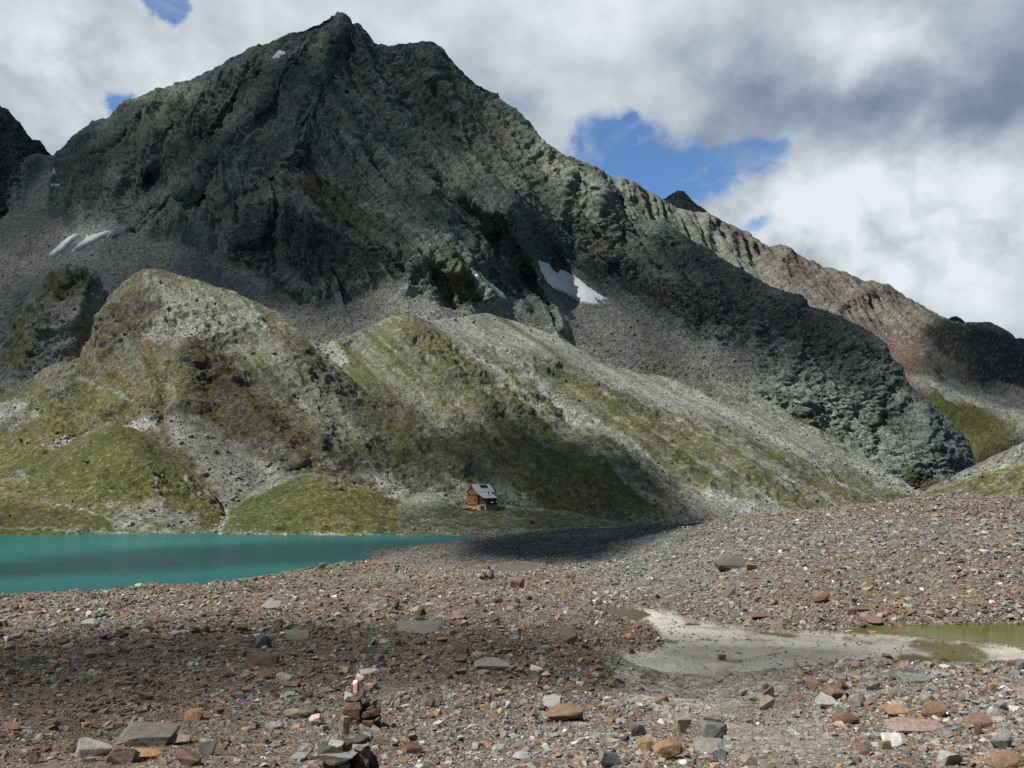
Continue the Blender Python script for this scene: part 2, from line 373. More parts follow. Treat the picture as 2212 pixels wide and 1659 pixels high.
def M1_alb(V, px, py, N, d):
    it = [('S', M1_soft[2], .78, 14), ('S', M1_soft[3], .85, 12), ('S', [(1060,640),(1130,660),(1210,730),(1060,720)], .9, 10),
     ('O', [(640,320),(700,370),(760,420),(830,480),(900,530),(960,560),(930,580),(850,530),(760,500),(700,480),(650,420)], .85, 18), ('O', [(700,230),(850,330),(1000,500),(1060,600),(1000,570),(880,470),(760,400),(640,320)], .44, 40),
     ('O', [(910,560),(960,540),(1010,580),(1055,650),(1000,660),(930,600)], .75, 10), ('O', [(620,120),(720,140),(800,300),(700,320),(600,300)], .36, 40), ('O', [(930,640),(1000,650),(1060,700),(990,700)], .7, 10),
     ('O', [(300,420),(420,420),(520,470),(480,560),(380,540),(300,500)], .5, 30), ('O', [(160,330),(380,200),(480,180),(420,280),(280,370)], .34, 40), ('O', [(490,560),(560,570),(570,590),(500,580)], .85, 6),
     ('S', [(780,438),(850,482),(910,520),(930,545)], .9, 0, 7), ('S', [(860,470),(900,505),(945,520)], .6, 0, 5), ('S', [(830,590),(850,620),(830,650)], .8, 0, 9), ('S', [(420,500),(520,500),(500,560),(420,560)], .6, 15),
     ('P', [(960,240),(1100,240),(1245,350),(1330,400),(1390,480),(1250,480),(1180,520),(1080,430),(1000,330)], .80, 34), ('P', [(270,235),(340,192),(420,185),(440,200),(340,270),(250,280)], .6, 16), ('P', [(560,115),(660,70),(740,60),(700,110),(600,140)], .5, 12),  # pale rock, its colour cover strengthened to brighten the sunlit patches
     ('L', [(120,340),(520,140),(640,120),(620,250),(480,420),(560,520),(300,520),(140,470)], .5, 40), ('L', [(1220,380),(1300,390),(1400,490),(1380,570),(1250,560)], .65, 25), ('L', [(760,100),(1000,160),(1180,500),(1100,560),(900,400)], .42, 40),
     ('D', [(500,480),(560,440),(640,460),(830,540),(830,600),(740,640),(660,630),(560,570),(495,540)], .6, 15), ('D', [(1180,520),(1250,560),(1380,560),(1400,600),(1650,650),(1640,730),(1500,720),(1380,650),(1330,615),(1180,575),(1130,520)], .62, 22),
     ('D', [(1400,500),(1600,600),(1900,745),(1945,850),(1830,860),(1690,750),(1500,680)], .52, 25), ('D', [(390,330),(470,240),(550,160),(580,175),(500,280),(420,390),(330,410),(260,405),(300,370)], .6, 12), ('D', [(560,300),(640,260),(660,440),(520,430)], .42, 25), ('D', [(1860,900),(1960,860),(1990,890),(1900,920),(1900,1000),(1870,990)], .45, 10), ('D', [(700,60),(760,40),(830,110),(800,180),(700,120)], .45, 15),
     ('D', [(370,440),(440,400),(470,430),(380,470)], .35, 20), ('D', [(1090,560),(1140,560),(1180,640),(1150,660)], .4, 20), ('D', [(680,540),(760,560),(740,620),(690,610)], .34, 20), ('P', [(1880,830),(1960,870),(1900,920),(1860,880)], .3, 25),
     ('O', [(1370,712),(1450,702),(1560,760),(1500,805),(1420,770)], .78, 12), ('O', [(1560,800),(1640,805),(1740,880),(1830,960),(1900,1020),(1780,1000),(1640,880)], .6, 14), ('O', [(1640,640),(1880,740),(1850,830),(1700,740)], .45, 30), ('O', [(1960,1010),(2040,1040),(2000,1090),(1930,1060)], .95, 14), ('O', [(1990,890),(2070,950),(2060,1000),(2000,940)], .5, 20),
     ('O', [(80,560),(230,560),(230,620),(100,620)], .4, 20)]
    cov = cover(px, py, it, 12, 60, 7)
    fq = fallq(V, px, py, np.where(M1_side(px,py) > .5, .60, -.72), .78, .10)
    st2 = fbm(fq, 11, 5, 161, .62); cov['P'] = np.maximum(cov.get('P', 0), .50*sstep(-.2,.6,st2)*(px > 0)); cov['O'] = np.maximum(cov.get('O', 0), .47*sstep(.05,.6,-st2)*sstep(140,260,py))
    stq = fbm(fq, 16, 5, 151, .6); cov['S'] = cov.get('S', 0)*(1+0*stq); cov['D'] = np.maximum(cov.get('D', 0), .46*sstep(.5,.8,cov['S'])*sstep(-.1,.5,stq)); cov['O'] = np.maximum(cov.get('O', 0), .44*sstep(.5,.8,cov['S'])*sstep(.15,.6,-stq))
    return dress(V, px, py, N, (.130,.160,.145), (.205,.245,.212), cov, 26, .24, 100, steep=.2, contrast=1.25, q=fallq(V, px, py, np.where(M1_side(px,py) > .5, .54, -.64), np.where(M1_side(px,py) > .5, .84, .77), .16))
M1_lit = [([(860,125),(960,112),(1100,232),(1180,310),(1100,430),(990,340),(900,220)], .62, 36), ([(140,340),(300,222),(420,192),(400,300),(250,390)], .74, 26), ([(262,236),(340,192),(420,182),(432,200),(345,262),(262,290),(240,262)], .1, 16), ([(330,200),(420,190),(400,240),(330,260)], .15, 14), ([(560,118),(660,66),(740,58),(700,95),(600,130)], .45, 14),
 ([(1010,345),(1080,260),(1140,270),(1245,350),(1300,380),(1385,460),(1400,482),(1350,500),(1250,480),(1180,515),(1130,480),(1060,410)], .0, 24), ([(1200,500),(1260,480),(1400,480),(1420,540),(1330,560),(1230,560)], .55, 25),
 ([(0,530),(80,545),(130,565),(60,600),(-40,610)], .35, 18), ([(775,435),(860,478),(930,535),(965,560),(900,565),(820,505)], .25, 14),
 ([(640,672),(720,690),(800,690),(835,676),(880,650),(960,668),(1060,655),(1130,690),(1200,730),(1200,830),(600,830)], .0, 14),
 ([(795,650),(835,604),(885,590),(945,596),(1000,615),(1080,630),(1150,670),(1215,725),(1215,830),(770,830)], .12, 18), ([(1215,722),(1300,750),(1420,812),(1520,850),(1640,880),(1500,900),(1300,840)], .25, 16), ([(600,640),(700,668),(800,680),(800,760),(600,740)], .2, 16),
 ([(1230,672),(1330,676),(1375,706),(1310,712)], .3, 12), ([(1215,722),(1290,742),(1400,792),(1470,830),(1400,830),(1300,790)], .35, 12), ([(1180,560),(1320,655),(1200,640)], .85, 14),
 ([(1500,790),(1640,800),(1740,832),(1830,850),(1890,842),(1970,830),(2110,1010),(2100,1090),(1700,1060),(1560,890)], .06, 22)]
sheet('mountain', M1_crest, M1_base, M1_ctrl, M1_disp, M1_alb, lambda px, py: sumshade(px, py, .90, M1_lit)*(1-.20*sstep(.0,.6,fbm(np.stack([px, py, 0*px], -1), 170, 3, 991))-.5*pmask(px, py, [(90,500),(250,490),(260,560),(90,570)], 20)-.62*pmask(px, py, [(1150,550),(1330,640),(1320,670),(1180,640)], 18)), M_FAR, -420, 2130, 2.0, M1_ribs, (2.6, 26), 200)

MAIN_SHEET = SHEETS['mountain']
# ------------------------------------------------ dark pinnacled peak at the left edge
def M2_disp(P, px, py):
    q = (P*np.array([1,1,.45], np.float32))
    return 9*ridged(q, 60, 4, 61)+4*ridged(P, 18, 4, 62)+2*fbm(P, 7, 4, 63)
def M2_alb(V, px, py, N, d):
    return dress(V, px, py, N, (.062,.068,.066), (.09,.095,.085), cover(px, py, [('D',[(-300,200),(20,230),(60,300),(60,420),(-300,420)],.45,20),('G',[(40,300),(110,335),(60,350)],.4,12)]), 30, .16, 200)
sheet('mountain', [(-420,60,1300),(-100,150,1240),(-40,196,1230),(-12,222,1225),(0,232,1222),(10,233,1220),(18,246,1218),(36,266,1215),(42,274,1213),(57,292,1210),(70,303,1206),(82,312,1203),(95,326,1200),(106,332,1198),(118,345,1195),(130,370,1190)],
 [(-420,520,980),(0,470,1000),(40,440,1040),(60,405,1090),(105,352,1175),(130,372,1190)], [(20,330,1130),(0,400,1060),(-150,350,1100)], M2_disp, M2_alb, lambda px, py: np.full(px.shape, .95), M_FAR, -420, 128, 2.0, [([(18,240),(40,330),(30,400)],14,20)], (4.5, 16), 160)

# ------------------------------------------------ the pale and brown ridge running out to the right
def M8_disp(P, px, py):
    sc = P[:,1]/F; a = (px*.78+py*.62)*sc; b = (-px*.62+py*.78)*sc
    q = np.stack([a, b*.3, sc*0], -1).astype(np.float32)
    soft = pmask(px, py, [(1840,700),(2000,740),(2010,800),(1960,830),(1900,760)], 20)
    return (12*ridged(q, 120, 3, 71)+8*ridged(q, 45, 4, 72)+4*fbm(P, 16, 4, 73))*(1-.8*soft)
M8_items = [('P', [(1240,340),(1460,430),(1590,520),(1660,600),(1600,620),(1380,480)], .75, 25), ('G', [(1300,380),(1500,470),(1640,570),(1560,580)], .3, 20),
 ('R', [(1560,480),(1840,590),(2010,680),(1990,720),(1850,690),(1700,620)], .34, 25), ('R', [(1840,692),(1900,715),(2000,740),(1985,790),(1960,830),(1930,790)], .75, 12),
 ('S', [(1985,740),(2020,750),(1990,775)], .7, 12), ('S', [(1970,800),(2100,820),(2230,850),(2420,880),(2420,960),(2200,905),(2060,890),(1990,850)], .75, 20),
 ('D', [(1985,720),(2050,690),(2130,700),(2220,740),(2420,800),(2420,860),(2180,850),(2060,790)], .7, 14), ('G', [(1980,850),(2060,880),(2130,900),(2200,930),(2160,1010),(2080,960),(2000,890)], .85, 12),
 ('G', [(2050,900),(2100,930),(2160,980),(2110,1010),(2080,950)], 1.0, 10), ('P', [(2090,885),(2220,915),(2420,940),(2420,985),(2160,940)], .7, 14), ('R', [(2085,900),(2120,940),(2150,975)], .95, 0, 9), ('D', [(2130,940),(2212,960),(2420,1000),(2420,1080),(2180,1000)], .7, 12)]
def M8_alb(V, px, py, N, d):
    return dress(V, px, py, N, (.140,.130,.108), (.185,.175,.145), cover(px, py, M8_items, 12, 60, 9), 45, .24, 300, contrast=.9, q=fallq(V, px, py, .62, .78, .2))
M8_sh = [([(1985,770),(1970,722),(2030,692),(2100,690),(2212,715),(2420,780),(2420,905),(2160,880),(2010,838),(1960,800)], .95, 12), ([(1960,835),(2060,880),(2180,905),(2150,960),(2000,900)], .7, 18), ([(2120,950),(2212,965),(2420,1000),(2420,1060),(2160,1000)], .9, 12)]
sheet('mountain', [(1225,345,1500),(1250,350,1510),(1300,371,1530),(1330,384,1540),(1380,401,1560),(1415,424,1580),(1440,441,1600),(1474,456,1630),(1505,460,1650),(1534,465,1680),(1574,484,1720),(1601,497,1740),(1630,516,1770),(1661,533,1800),(1684,531,1810),(1707,536,1820),(1727,552,1830),(1760,566,1850),(1788,580,1870),(1815,586,1890),(1844,597,1910),(1870,607,1930),(1891,609,1940),(1918,615,1960),(1948,640,1980),(1975,655,1990),(2004,671,2000),(2028,684,2000),(2048,690,2000),(2078,697,2000),(2108,699,1990),(2135,700,1980),(2150,705,1975),(2168,713,1970),(2188,730,1960),(2212,752,1950),(2300,800,1930),(2420,850,1900)],
 [(1225,420,1450),(1400,560,1400),(1660,700,1380),(1850,820,1350),(2000,930,1300),(2100,1020,1200),(2150,1010,1150),(2420,1080,1000)], [(1900,720,1700),(1980,790,1560),(2100,780,1700),(2100,850,1500),(2150,940,1300),(2212,860,1500),(2300,960,1250)],
 M8_disp, M8_alb, lambda px, py: sumshade(px, py, .06, M8_sh), M_FAR, 1225, 2420, 2.2, [([(1590,500),(1560,560)],14,20),([(1700,540),(1680,620)],14,20),([(1890,612),(1830,660),(1800,680)],14,26),([(2010,690),(1990,740),(2010,800)],18,30),([(2100,700),(2080,760),(2120,820)],16,30),([(2180,740),(2160,800)],14,20)], (2.4, 24), 250)
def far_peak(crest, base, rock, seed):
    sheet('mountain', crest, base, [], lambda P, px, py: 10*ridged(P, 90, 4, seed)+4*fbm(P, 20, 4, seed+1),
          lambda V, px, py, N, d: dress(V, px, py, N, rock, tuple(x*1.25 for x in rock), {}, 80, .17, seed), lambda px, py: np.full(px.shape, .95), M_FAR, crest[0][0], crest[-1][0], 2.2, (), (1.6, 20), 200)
far_peak([(1380,470,2300),(1418,432,2300),(1436,427,2300),(1452,418,2300),(1462,414,2300),(1478,413,2300),(1488,424,2300),(1494,431,2300),(1508,443,2300),(1516,446,2300),(1530,459,2300),(1545,468,2300),(1575,492,2300),(1600,515,2300)], [(1380,500,2250),(1600,560,2250)], (.150,.140,.132), 81)
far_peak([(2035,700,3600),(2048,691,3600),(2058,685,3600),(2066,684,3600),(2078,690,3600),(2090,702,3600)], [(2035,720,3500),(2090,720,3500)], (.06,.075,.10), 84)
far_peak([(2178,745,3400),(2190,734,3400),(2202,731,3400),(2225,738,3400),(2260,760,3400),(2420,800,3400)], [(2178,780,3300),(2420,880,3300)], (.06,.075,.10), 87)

# ------------------------------------------------ hills in front
def hill_disp(a1, a2, a3, seed, soft=()):
    def f(P, px, py):
        s = np.zeros(len(px), np.float32)
        for p in soft: s = np.maximum(s, pmask(px, py, p, 14))
        n3 = .5+.5*np.clip(fbm(P, 70, 2, seed+8)*2, -1, 1)
        n = a1*fbm(P, 75, 3, seed)+a2*ridged(P*np.array([1,1,1.3],np.float32), 26, 4, seed+1)*(.4+.9*n3)+a3*ridged(P, 8, 4, seed+2)*(.3+n3)+.35*fbm(P, 3, 3, seed+3)
        return n*(1-.85*s)+s*.35*fbm(P, 3, 4, seed+5, .6)
    return f
S_hill_crest = [(-420,900,640),(-100,885,615),(0,857,605),(30,842,605),(60,832,608),(80,805,612),(100,792,612),(140,778,615),(168,772,618),(185,735,625),(200,692,632),(222,660,637),(243,637,642),(265,615,646),(290,595,650),(312,584,655),(335,581,656),(360,586,656),(380,591,655),(410,600,652),(430,603,650),(455,612,648),(480,620,645),(510,632,638),(540,647,630),(570,658,626),(600,672,618),(640,704,602),(680,746,588),(720,784,578),(760,815,570),(790,842,562),(850,890,542),(920,952,512),(1000,1012,472),(1050,1055,450)]
S_hill_base = [(-420,1130,400),(0,1075,400),(200,1060,420),(420,1095,400),(480,1120,390),(560,1070,420),(660,1055,430),(800,1085,430),(1050,1100,430)]
S_hill_ctrl = [(300,800,545),(480,780,575),(500,880,520),(200,900,500),(330,700,600),(450,690,605),(600,800,560),(700,900,510),(420,960,455),(520,980,455),(620,960,475),(800,990,470),(100,950,470),(380,860,500)]
S_hill_ribs = [([(400,770),(470,800),(540,880),(590,950),(640,1000)], 22, 14), ([(560,700),(620,770),(720,860),(800,940)], 22, 9), ([(380,770),(360,840),(350,900)], 22, -4), ([(230,680),(300,760),(330,840)], 20, 8), ([(160,800),(260,840),(340,900)], 18, 8), ([(460,900),(520,970),(560,1020)], 26, -10), ([(640,820),(700,900),(690,960)],16,7), ([(60,900),(140,930),(200,1000)],16,6)]
S_scree = [(345,905),(385,885),(430,900),(480,945),(530,970),(600,1005),(645,1035),(560,1060),(480,1110),(455,1050),(420,1000),(380,960)]
def hill_alb(V, px, py, N, d):
    it = [('B', [(-420,700),(300,570),(460,600),(660,700),(900,920),(1050,1040),(1050,1110),(420,1110),(-420,1130)], .62, 24), ('G', [(-420,860),(60,840),(180,790),(300,860),(340,950),(260,1000),(-420,1100)], .78, 25), ('G', [(420,620),(640,720),(900,930),(1050,1050),(800,1060),(600,900),(460,760)], .52, 40), ('G', [(300,780),(420,760),(420,830),(340,870)], .6, 20),
     ('P', [(300,590),(420,603),(540,650),(640,705),(560,712),(480,730),(400,760),(300,750),(330,660)], .60, 26), ('L', [(440,720),(620,720),(760,850),(900,980),(700,960),(560,860)], .50, 34), ('P', [(640,690),(700,750),(760,820),(690,780)], .6, 12), ('S', [(380,680),(450,700),(430,740),(350,740)], .62, 16),
     ('D', [(400,765),(470,785),(560,880),(600,960),(540,965),(470,895),(400,835)], .62, 16), ('D', [(260,640),(310,630),(300,690),(250,700)], .4, 12), ('D', [(600,790),(680,820),(660,860),(600,830)], .3, 20), ('D', [(860,920),(900,950),(880,970),(840,950)], .6, 10),
     ('S', S_scree, .66, 20), ('S', [(90,960),(200,925),(330,905),(350,925),(230,945),(120,985)], .8, 9), ('S', [(0,880),(90,850),(60,900),(-40,930)], .6, 14), ('S', [(350,800),(372,830),(365,890)], .5, 0, 9), ('S', [(180,830),(240,840),(290,870)], .5, 0, 10), ('S', [(150,1000),(190,960),(230,940)], .6, 0, 7), ('S', [(650,980),(800,1000),(900,1040),(1050,1060),(1050,1100),(800,1060)], .55, 16), ('S', [(-100,960),(0,930),(80,900)], .5, 0, 12)]
    cov = cover(px, py, it, 14, 50, 13)
    return dress(V, px, py, N, (.135,.142,.115), (.10,.105,.09), cov, 15, .26, 400, steep=.28, contrast=.85, order='DRBOGLPS', q=fallq(V, px, py, np.where(px < 330, -.5, .62), .8, .35))
hill_sh = [(S_scree, .30, 25), ([(340,900),(430,860),(560,960),(480,1000)], .4, 20), ([(190,700),(260,640),(300,700),(240,760)], .4, 18), ([(380,735),(480,790),(600,880),(650,950),(760,955),(900,960),(1050,1060),(860,1060),(700,1020),(560,965),(420,860)], .82, 24), ([(650,705),(700,760),(850,890),(1000,1010),(850,960),(740,880),(660,790)], .62, 22), ([(390,760),(470,800),(540,890),(480,900),(400,830)],.5,20), ([(-420,800),(60,830),(30,880),(-420,930)], .3, 20)]
sheet('hills', S_hill_crest, S_hill_base, S_hill_ctrl, hill_disp(4.5, 3.2, 1.2, 91, [S_scree]), hill_alb, lambda px, py: sumshade(px, py, .04, hill_sh), M_MID, -420, 1050, 1.7, S_hill_ribs, (2.0, 22), 90)
# dark knoll in shade at the far left
def knoll_alb(V, px, py, N, d):
    it = [('G', [(-100,800),(40,650),(140,570),(230,600),(200,680),(120,800)], .46, 34), ('B', [(100,580),(200,580),(210,640),(120,680)], .55, 15), ('S', [(100,660),(250,620),(260,800),(100,800)], .66, 34), ('S', [(190,570),(250,600),(270,720),(215,640)], .75, 16), ('P', [(20,700),(90,620),(80,680),(40,720)], .6, 8)]
    return dress(V, px, py, N, (.20,.212,.196), (.14,.152,.14), cover(px, py, it, 16, 40, 15), 16, .26, 500, q=fallq(V, px, py, -.5, .85, .4))
sheet('hills', [(-420,820,760),(-60,760,745),(0,738,740),(30,702,740),(58,645,742),(85,606,745),(112,584,748),(140,574,750),(180,575,750),(212,588,748),(232,640,740),(250,700,735),(270,790,730)],
 [(-420,960,640),(0,880,660),(100,830,665),(270,810,720)], [(120,700,690),(200,650,715)], hill_disp(2.5, 4.0, 1.8, 111), knoll_alb, lambda px, py: sumshade(px, py, .85, [([(-420,830),(60,820),(100,790),(100,870),(-420,960)], .3, 14)]), M_MID, -420, 270, 1.8, [([(140,580),(100,680),(60,760)],18,8),([(200,600),(160,690)],14,8)], (2.0, 18), 60)

# sunny slope falling to the right
S_sun_crest = [(600,760,640),(640,728,650),(700,744,662),(760,724,672),(800,705,676),(830,692,678),(855,684,680),(880,682,680),(905,688,684),(930,694,692),(960,690,712),(1000,684,745),(1050,676,790),(1100,690,810),(1150,706,815),(1210,730,812),(1250,752,812),(1290,776,812),(1340,796,812),(1380,806,815),(1480,822,832),(1560,826,845),(1600,836,842),(1640,856,835),(1680,876,820),(1720,902,805),(1780,930,785),(1830,960,765),(1890,1004,735),(1940,1034,710),(1985,1060,685),(2040,1090,660)]
S_sun_base = [(600,1020,470),(640,1020,465),(800,1075,430),(1000,1105,425),(1300,1125,430),(1500,1165,440),(1700,1140,470),(1850,1110,540),(2040,1110,640)]
S_sun_ctrl = [(880,780,610),(1000,800,620),(1100,850,600),(900,900,540),(1050,960,510),(1200,950,550),(1300,900,600),(1400,950,580),(1500,900,680),(1600,950,650),(1700,1000,620),(1250,1040,470),(1450,1050,520),(1800,1030,640),(1350,830,730),(1150,760,700),(780,850,580),(720,800,620)]
S_sun_ribs = [([(880,690),(960,780),(1060,880),(1180,990),(1300,1080)], 30, 9), ([(1060,760),(1150,850),(1235,910)], 12, -5), ([(1250,810),(1360,900),(1480,1010)], 30, 7), ([(1440,880),(1560,960),(1680,1060)], 26, 5), ([(1215,735),(1330,795),(1480,850),(1640,920),(1800,1000)], 12, 7), ([(820,900),(900,960),(1000,1040)], 22, 9), ([(1040,880),(1100,960),(1180,1020)], 16, 7), ([(760,740),(800,800),(860,900)],20,-8)]
def sun_alb(V, px, py, N, d):
    it = [('G', [(640,720),(880,680),(1000,740),(1200,790),(1400,860),(1600,940),(2040,1080),(2040,1120),(600,1120)], .70, 20), ('B', [(860,700),(960,710),(1080,800),(1300,870),(1200,900),(1000,830),(880,780)], .58, 24), ('B', [(640,760),(760,860),(900,950),(1000,1040),(760,1040)], .62, 30),
     ('P', [(800,700),(880,685),(920,780),(1020,860),(1080,960),(960,930),(860,850),(790,780)], .50, 24), ('P', [(1100,800),(1260,850),(1330,930),(1240,930)], .42, 30), ('P', [(860,690),(880,790),(960,880)], .6, 0, 14), ('P', [(910,720),(960,820),(1000,870)], .55, 0, 12),
     ('S', [(600,700),(720,735),(760,780),(720,800),(690,780),(620,760)], .85, 8), ('S', [(870,660),(1000,660),(1100,670),(1220,730),(1340,795),(1480,838),(1600,880),(1720,918),(1860,985),(2040,1085),(1960,1085),(1750,1000),(1600,935),(1450,888),(1330,835),(1200,780),(1080,760),(960,726)], .62, 18), ('G', [(1005,640),(1080,690),(1180,748),(1300,812)], .85, 0, 6), ('O', [(930,690),(1020,730),(1100,750)], .6, 0, 9), ('G', [(1300,790),(1420,835),(1560,885)], .6, 0, 6), ('S', [(1500,800),(1640,850),(1740,910),(1860,990),(1760,950),(1560,860)], .45, 14),
     ('S', [(1135,775),(1165,830),(1200,875),(1238,912)], .85, 0, 7), ('S', [(1238,912),(1300,960),(1360,1010),(1420,1050)], .45, 0, 12), ('S', [(1340,930),(1440,1020),(1540,1080)], .5, 0, 10), ('S', [(1430,1070),(1560,1050),(1720,1110),(1560,1170)], .85, 14), ('S', [(1560,1000),(1640,1060),(1700,1110)], .7, 0, 12), ('S', [(1620,930),(1740,1010),(1860,1070)], .55, 0, 9), ('S', [(640,1000),(900,1000),(1150,1080),(1300,1130),(1000,1110),(800,1060)], .55, 16), ('S', [(940,970),(1000,1010),(1060,1060),(1130,1085)], .62, 0, 16),
     ('D', [(1290,885),(1340,900),(1350,920),(1300,905)], .8, 6), ('D', [(1050,880),(1090,890),(1110,920),(1060,915)], .7, 8), ('D', [(840,930),(880,910),(900,950),(870,970)], .75, 8), ('D', [(1060,940),(1110,970),(1090,985)], .7, 7), ('D', [(1180,980),(1240,1000),(1220,1020)], .6, 9), ('D', [(1330,1000),(1350,1010),(1340,1020)], .7, 5), ('D', [(1490,930),(1540,940),(1560,970),(1510,955)], .6, 7), ('D', [(1640,990),(1670,1000),(1660,1015)], .6, 7), ('D', [(960,830),(1000,850),(990,870)], .55, 7), ('D', [(1700,880),(1745,905),(1735,918),(1705,900)], .8, 5), ('D', [(820,890),(860,880),(880,900)], .5, 8)]
    cov = cover(px, py, it, 10, 45, 17)
    # streaks down the fall line
    a = (px*.80-py*.60)*V[:,1]/F; b = (px*.6+py*.8)*V[:,1]/F
    q = np.stack([a, b*.22, a*0], -1).astype(np.float32)
    st = fbm(q, 13, 5, 521, .6)
    for k in 'PS':
        cov[k] = np.maximum(cov[k], (.42 if k == 'P' else .32)+0*st)+.42*st*(cov[k] < .7)
    return dress(V, px, py, N, (.15,.155,.12), (.11,.115,.095), cov, 12, .26, 510, steep=.3, contrast=.8, q=fallq(V, px, py, .60, .80))
sun_sh = [([(985,930),(1060,880),(1150,915),(1300,975),(1420,1040),(1540,1160),(980,1160)], .80, 22), ([(930,965),(1010,925),(1060,880),(1110,905),(1150,950),(1210,955),(1300,1000),(1400,1048),(1480,1095),(1540,1160),(1300,1180),(1100,1120),(900,1060)], .93, 18), ([(760,820),(850,890),(940,965),(900,1000),(780,940)], .6, 20), ([(1030,870),(1090,880),(1130,940),(1070,940)], .6, 16),
 ([(600,690),(720,720),(800,690),(700,680)], .2, 12), ([(1215,716),(1290,752),(1400,800),(1500,845),(1560,840),(1480,800),(1300,740)], .5, 10), ([(1400,1060),(1500,1085),(1560,1130),(1480,1150)], .5, 16)]
sheet('hills', S_sun_crest, S_sun_base, S_sun_ctrl, hill_disp(4.0, 2.6, .9, 121, [[(870,660),(1100,670),(1340,800),(1600,890),(1860,990),(1750,1000),(1450,885),(1200,775),(960,722)]]), sun_alb, lambda px, py: sumshade(px, py, .03, sun_sh), M_MID, 600, 2040, 1.7, S_sun_ribs, (1.6, 22), 60)

# olive hump above the lake and the green knoll the hut stands behind
def hump_alb(V, px, py, N, d):
    it = [('G', [(-420,980),(170,940),(250,915),(380,980),(490,1110),(490,1180),(-420,1190)], .80, 12), ('B', [(200,920),(300,920),(420,1020),(400,1080),(240,1060),(150,1010)], .9, 26), ('P', [(100,1020),(160,1030),(150,1060),(90,1050)], .5, 16), ('P', [(300,1060),(360,1060),(380,1100),(310,1110)], .52, 16), ('L', [(230,980),(330,990),(300,1060),(230,1030)], .45, 24), ('D', [(370,1010),(400,1025),(380,1040)], .6, 6), ('D', [(250,1010),(290,1030),(270,1050)], .45, 10), ('S', [(330,1040),(350,1080),(340,1130)], .6, 0, 7), ('S', [(400,1030),(420,1060),(430,1080)], .7, 0, 5), ('S', [(230,1090),(330,1080),(440,1120),(460,1160),(240,1150)], .5, 16), ('S', [(0,1140),(120,1150),(300,1152),(470,1150)], .6, 0, 6), ('S', [(-420,1040),(0,1020),(90,1000),(60,1050),(-420,1100)], .45, 18), ('P', [(150,1000),(190,1000),(180,1030)], .5, 8), ('S', [(90,1075),(140,1095),(190,1105),(240,1128)], .75, 0, 2.5)]
    return dress(V, px, py, N, (.15,.15,.115), (.12,.12,.095), cover(px, py, it, 9, 40, 19), 9, .24, 600, steep=.3, contrast=.8)
sheet('hills', [(-420,1030,440),(0,1005,440),(100,982,436),(140,962,434),(170,945,432),(210,925,430),(250,918,430),(285,924,430),(310,934,428),(350,958,424),(372,975,420),(400,1000,412),(420,1020,405),(445,1052,392),(460,1072,380),(480,1112,362),(500,1150,330)],
 [(-420,1178,300),(0,1166,309),(100,1161,312),(250,1158,315),(400,1155,318),(440,1158,316),(500,1162,314)], [(250,1040,368),(100,1080,355),(380,1080,358),(0,1080,360)], hill_disp(1.6, 1.5, .8, 131), hump_alb, lambda px, py: sumshade(px, py, .05, [([(-420,1100),(30,1120),(30,1170),(-420,1180)], .8, 12)]), M_MID, -420, 498, 1.6, [([(250,925),(310,1000),(340,1080)],26,4),([(330,1010),(400,1040)],14,4)], (1.2, 18), 40)
def knoll2_alb(V, px, py, N, d):
    it = [('G', [(430,1150),(480,1100),(660,1020),(860,1075),(860,1185),(430,1185)], .82, 10), ('B', [(640,1030),(760,1040),(850,1085),(820,1160),(640,1150),(560,1090)], .8, 24), ('P', [(560,1050),(640,1026),(700,1030),(640,1050),(570,1080)], .58, 10), ('P', [(530,1110),(600,1120),(660,1150),(540,1150)], .52, 14), ('P', [(700,1110),(760,1100),(780,1130)], .5, 12), ('S', [(440,1150),(480,1105),(500,1100),(480,1160)], .8, 8), ('S', [(470,1152),(650,1158),(830,1163)], .7, 0, 4),
     ('G', [(850,1080),(1000,1080),(1300,1110),(1500,1140),(1500,1190),(850,1190)], .56, 20), ('P', [(880,1070),(960,1060),(1000,1090),(900,1110)], .62, 12), ('P', [(860,1130),(920,1110),(1060,1120),(1100,1140),(1000,1165),(880,1165)], .66, 12), ('P', [(1090,1115),(1130,1120),(1200,1145)], .7, 0, 7), ('P', [(1200,1100),(1300,1110),(1420,1150),(1300,1160)], .5, 16), ('D', [(1060,1130),(1140,1130),(1160,1150),(1080,1150)], .4, 10), ('G', [(1000,1093),(1060,1097),(1080,1104),(1010,1106)], .95, 5), ('S', [(1040,1098),(1090,1095),(1170,1100)], .8, 0, 3)]
    return dress(V, px, py, N, (.155,.165,.125), (.12,.125,.10), cover(px, py, it, 7, 30, 23), 7, .24, 700, steep=.35, contrast=.8)
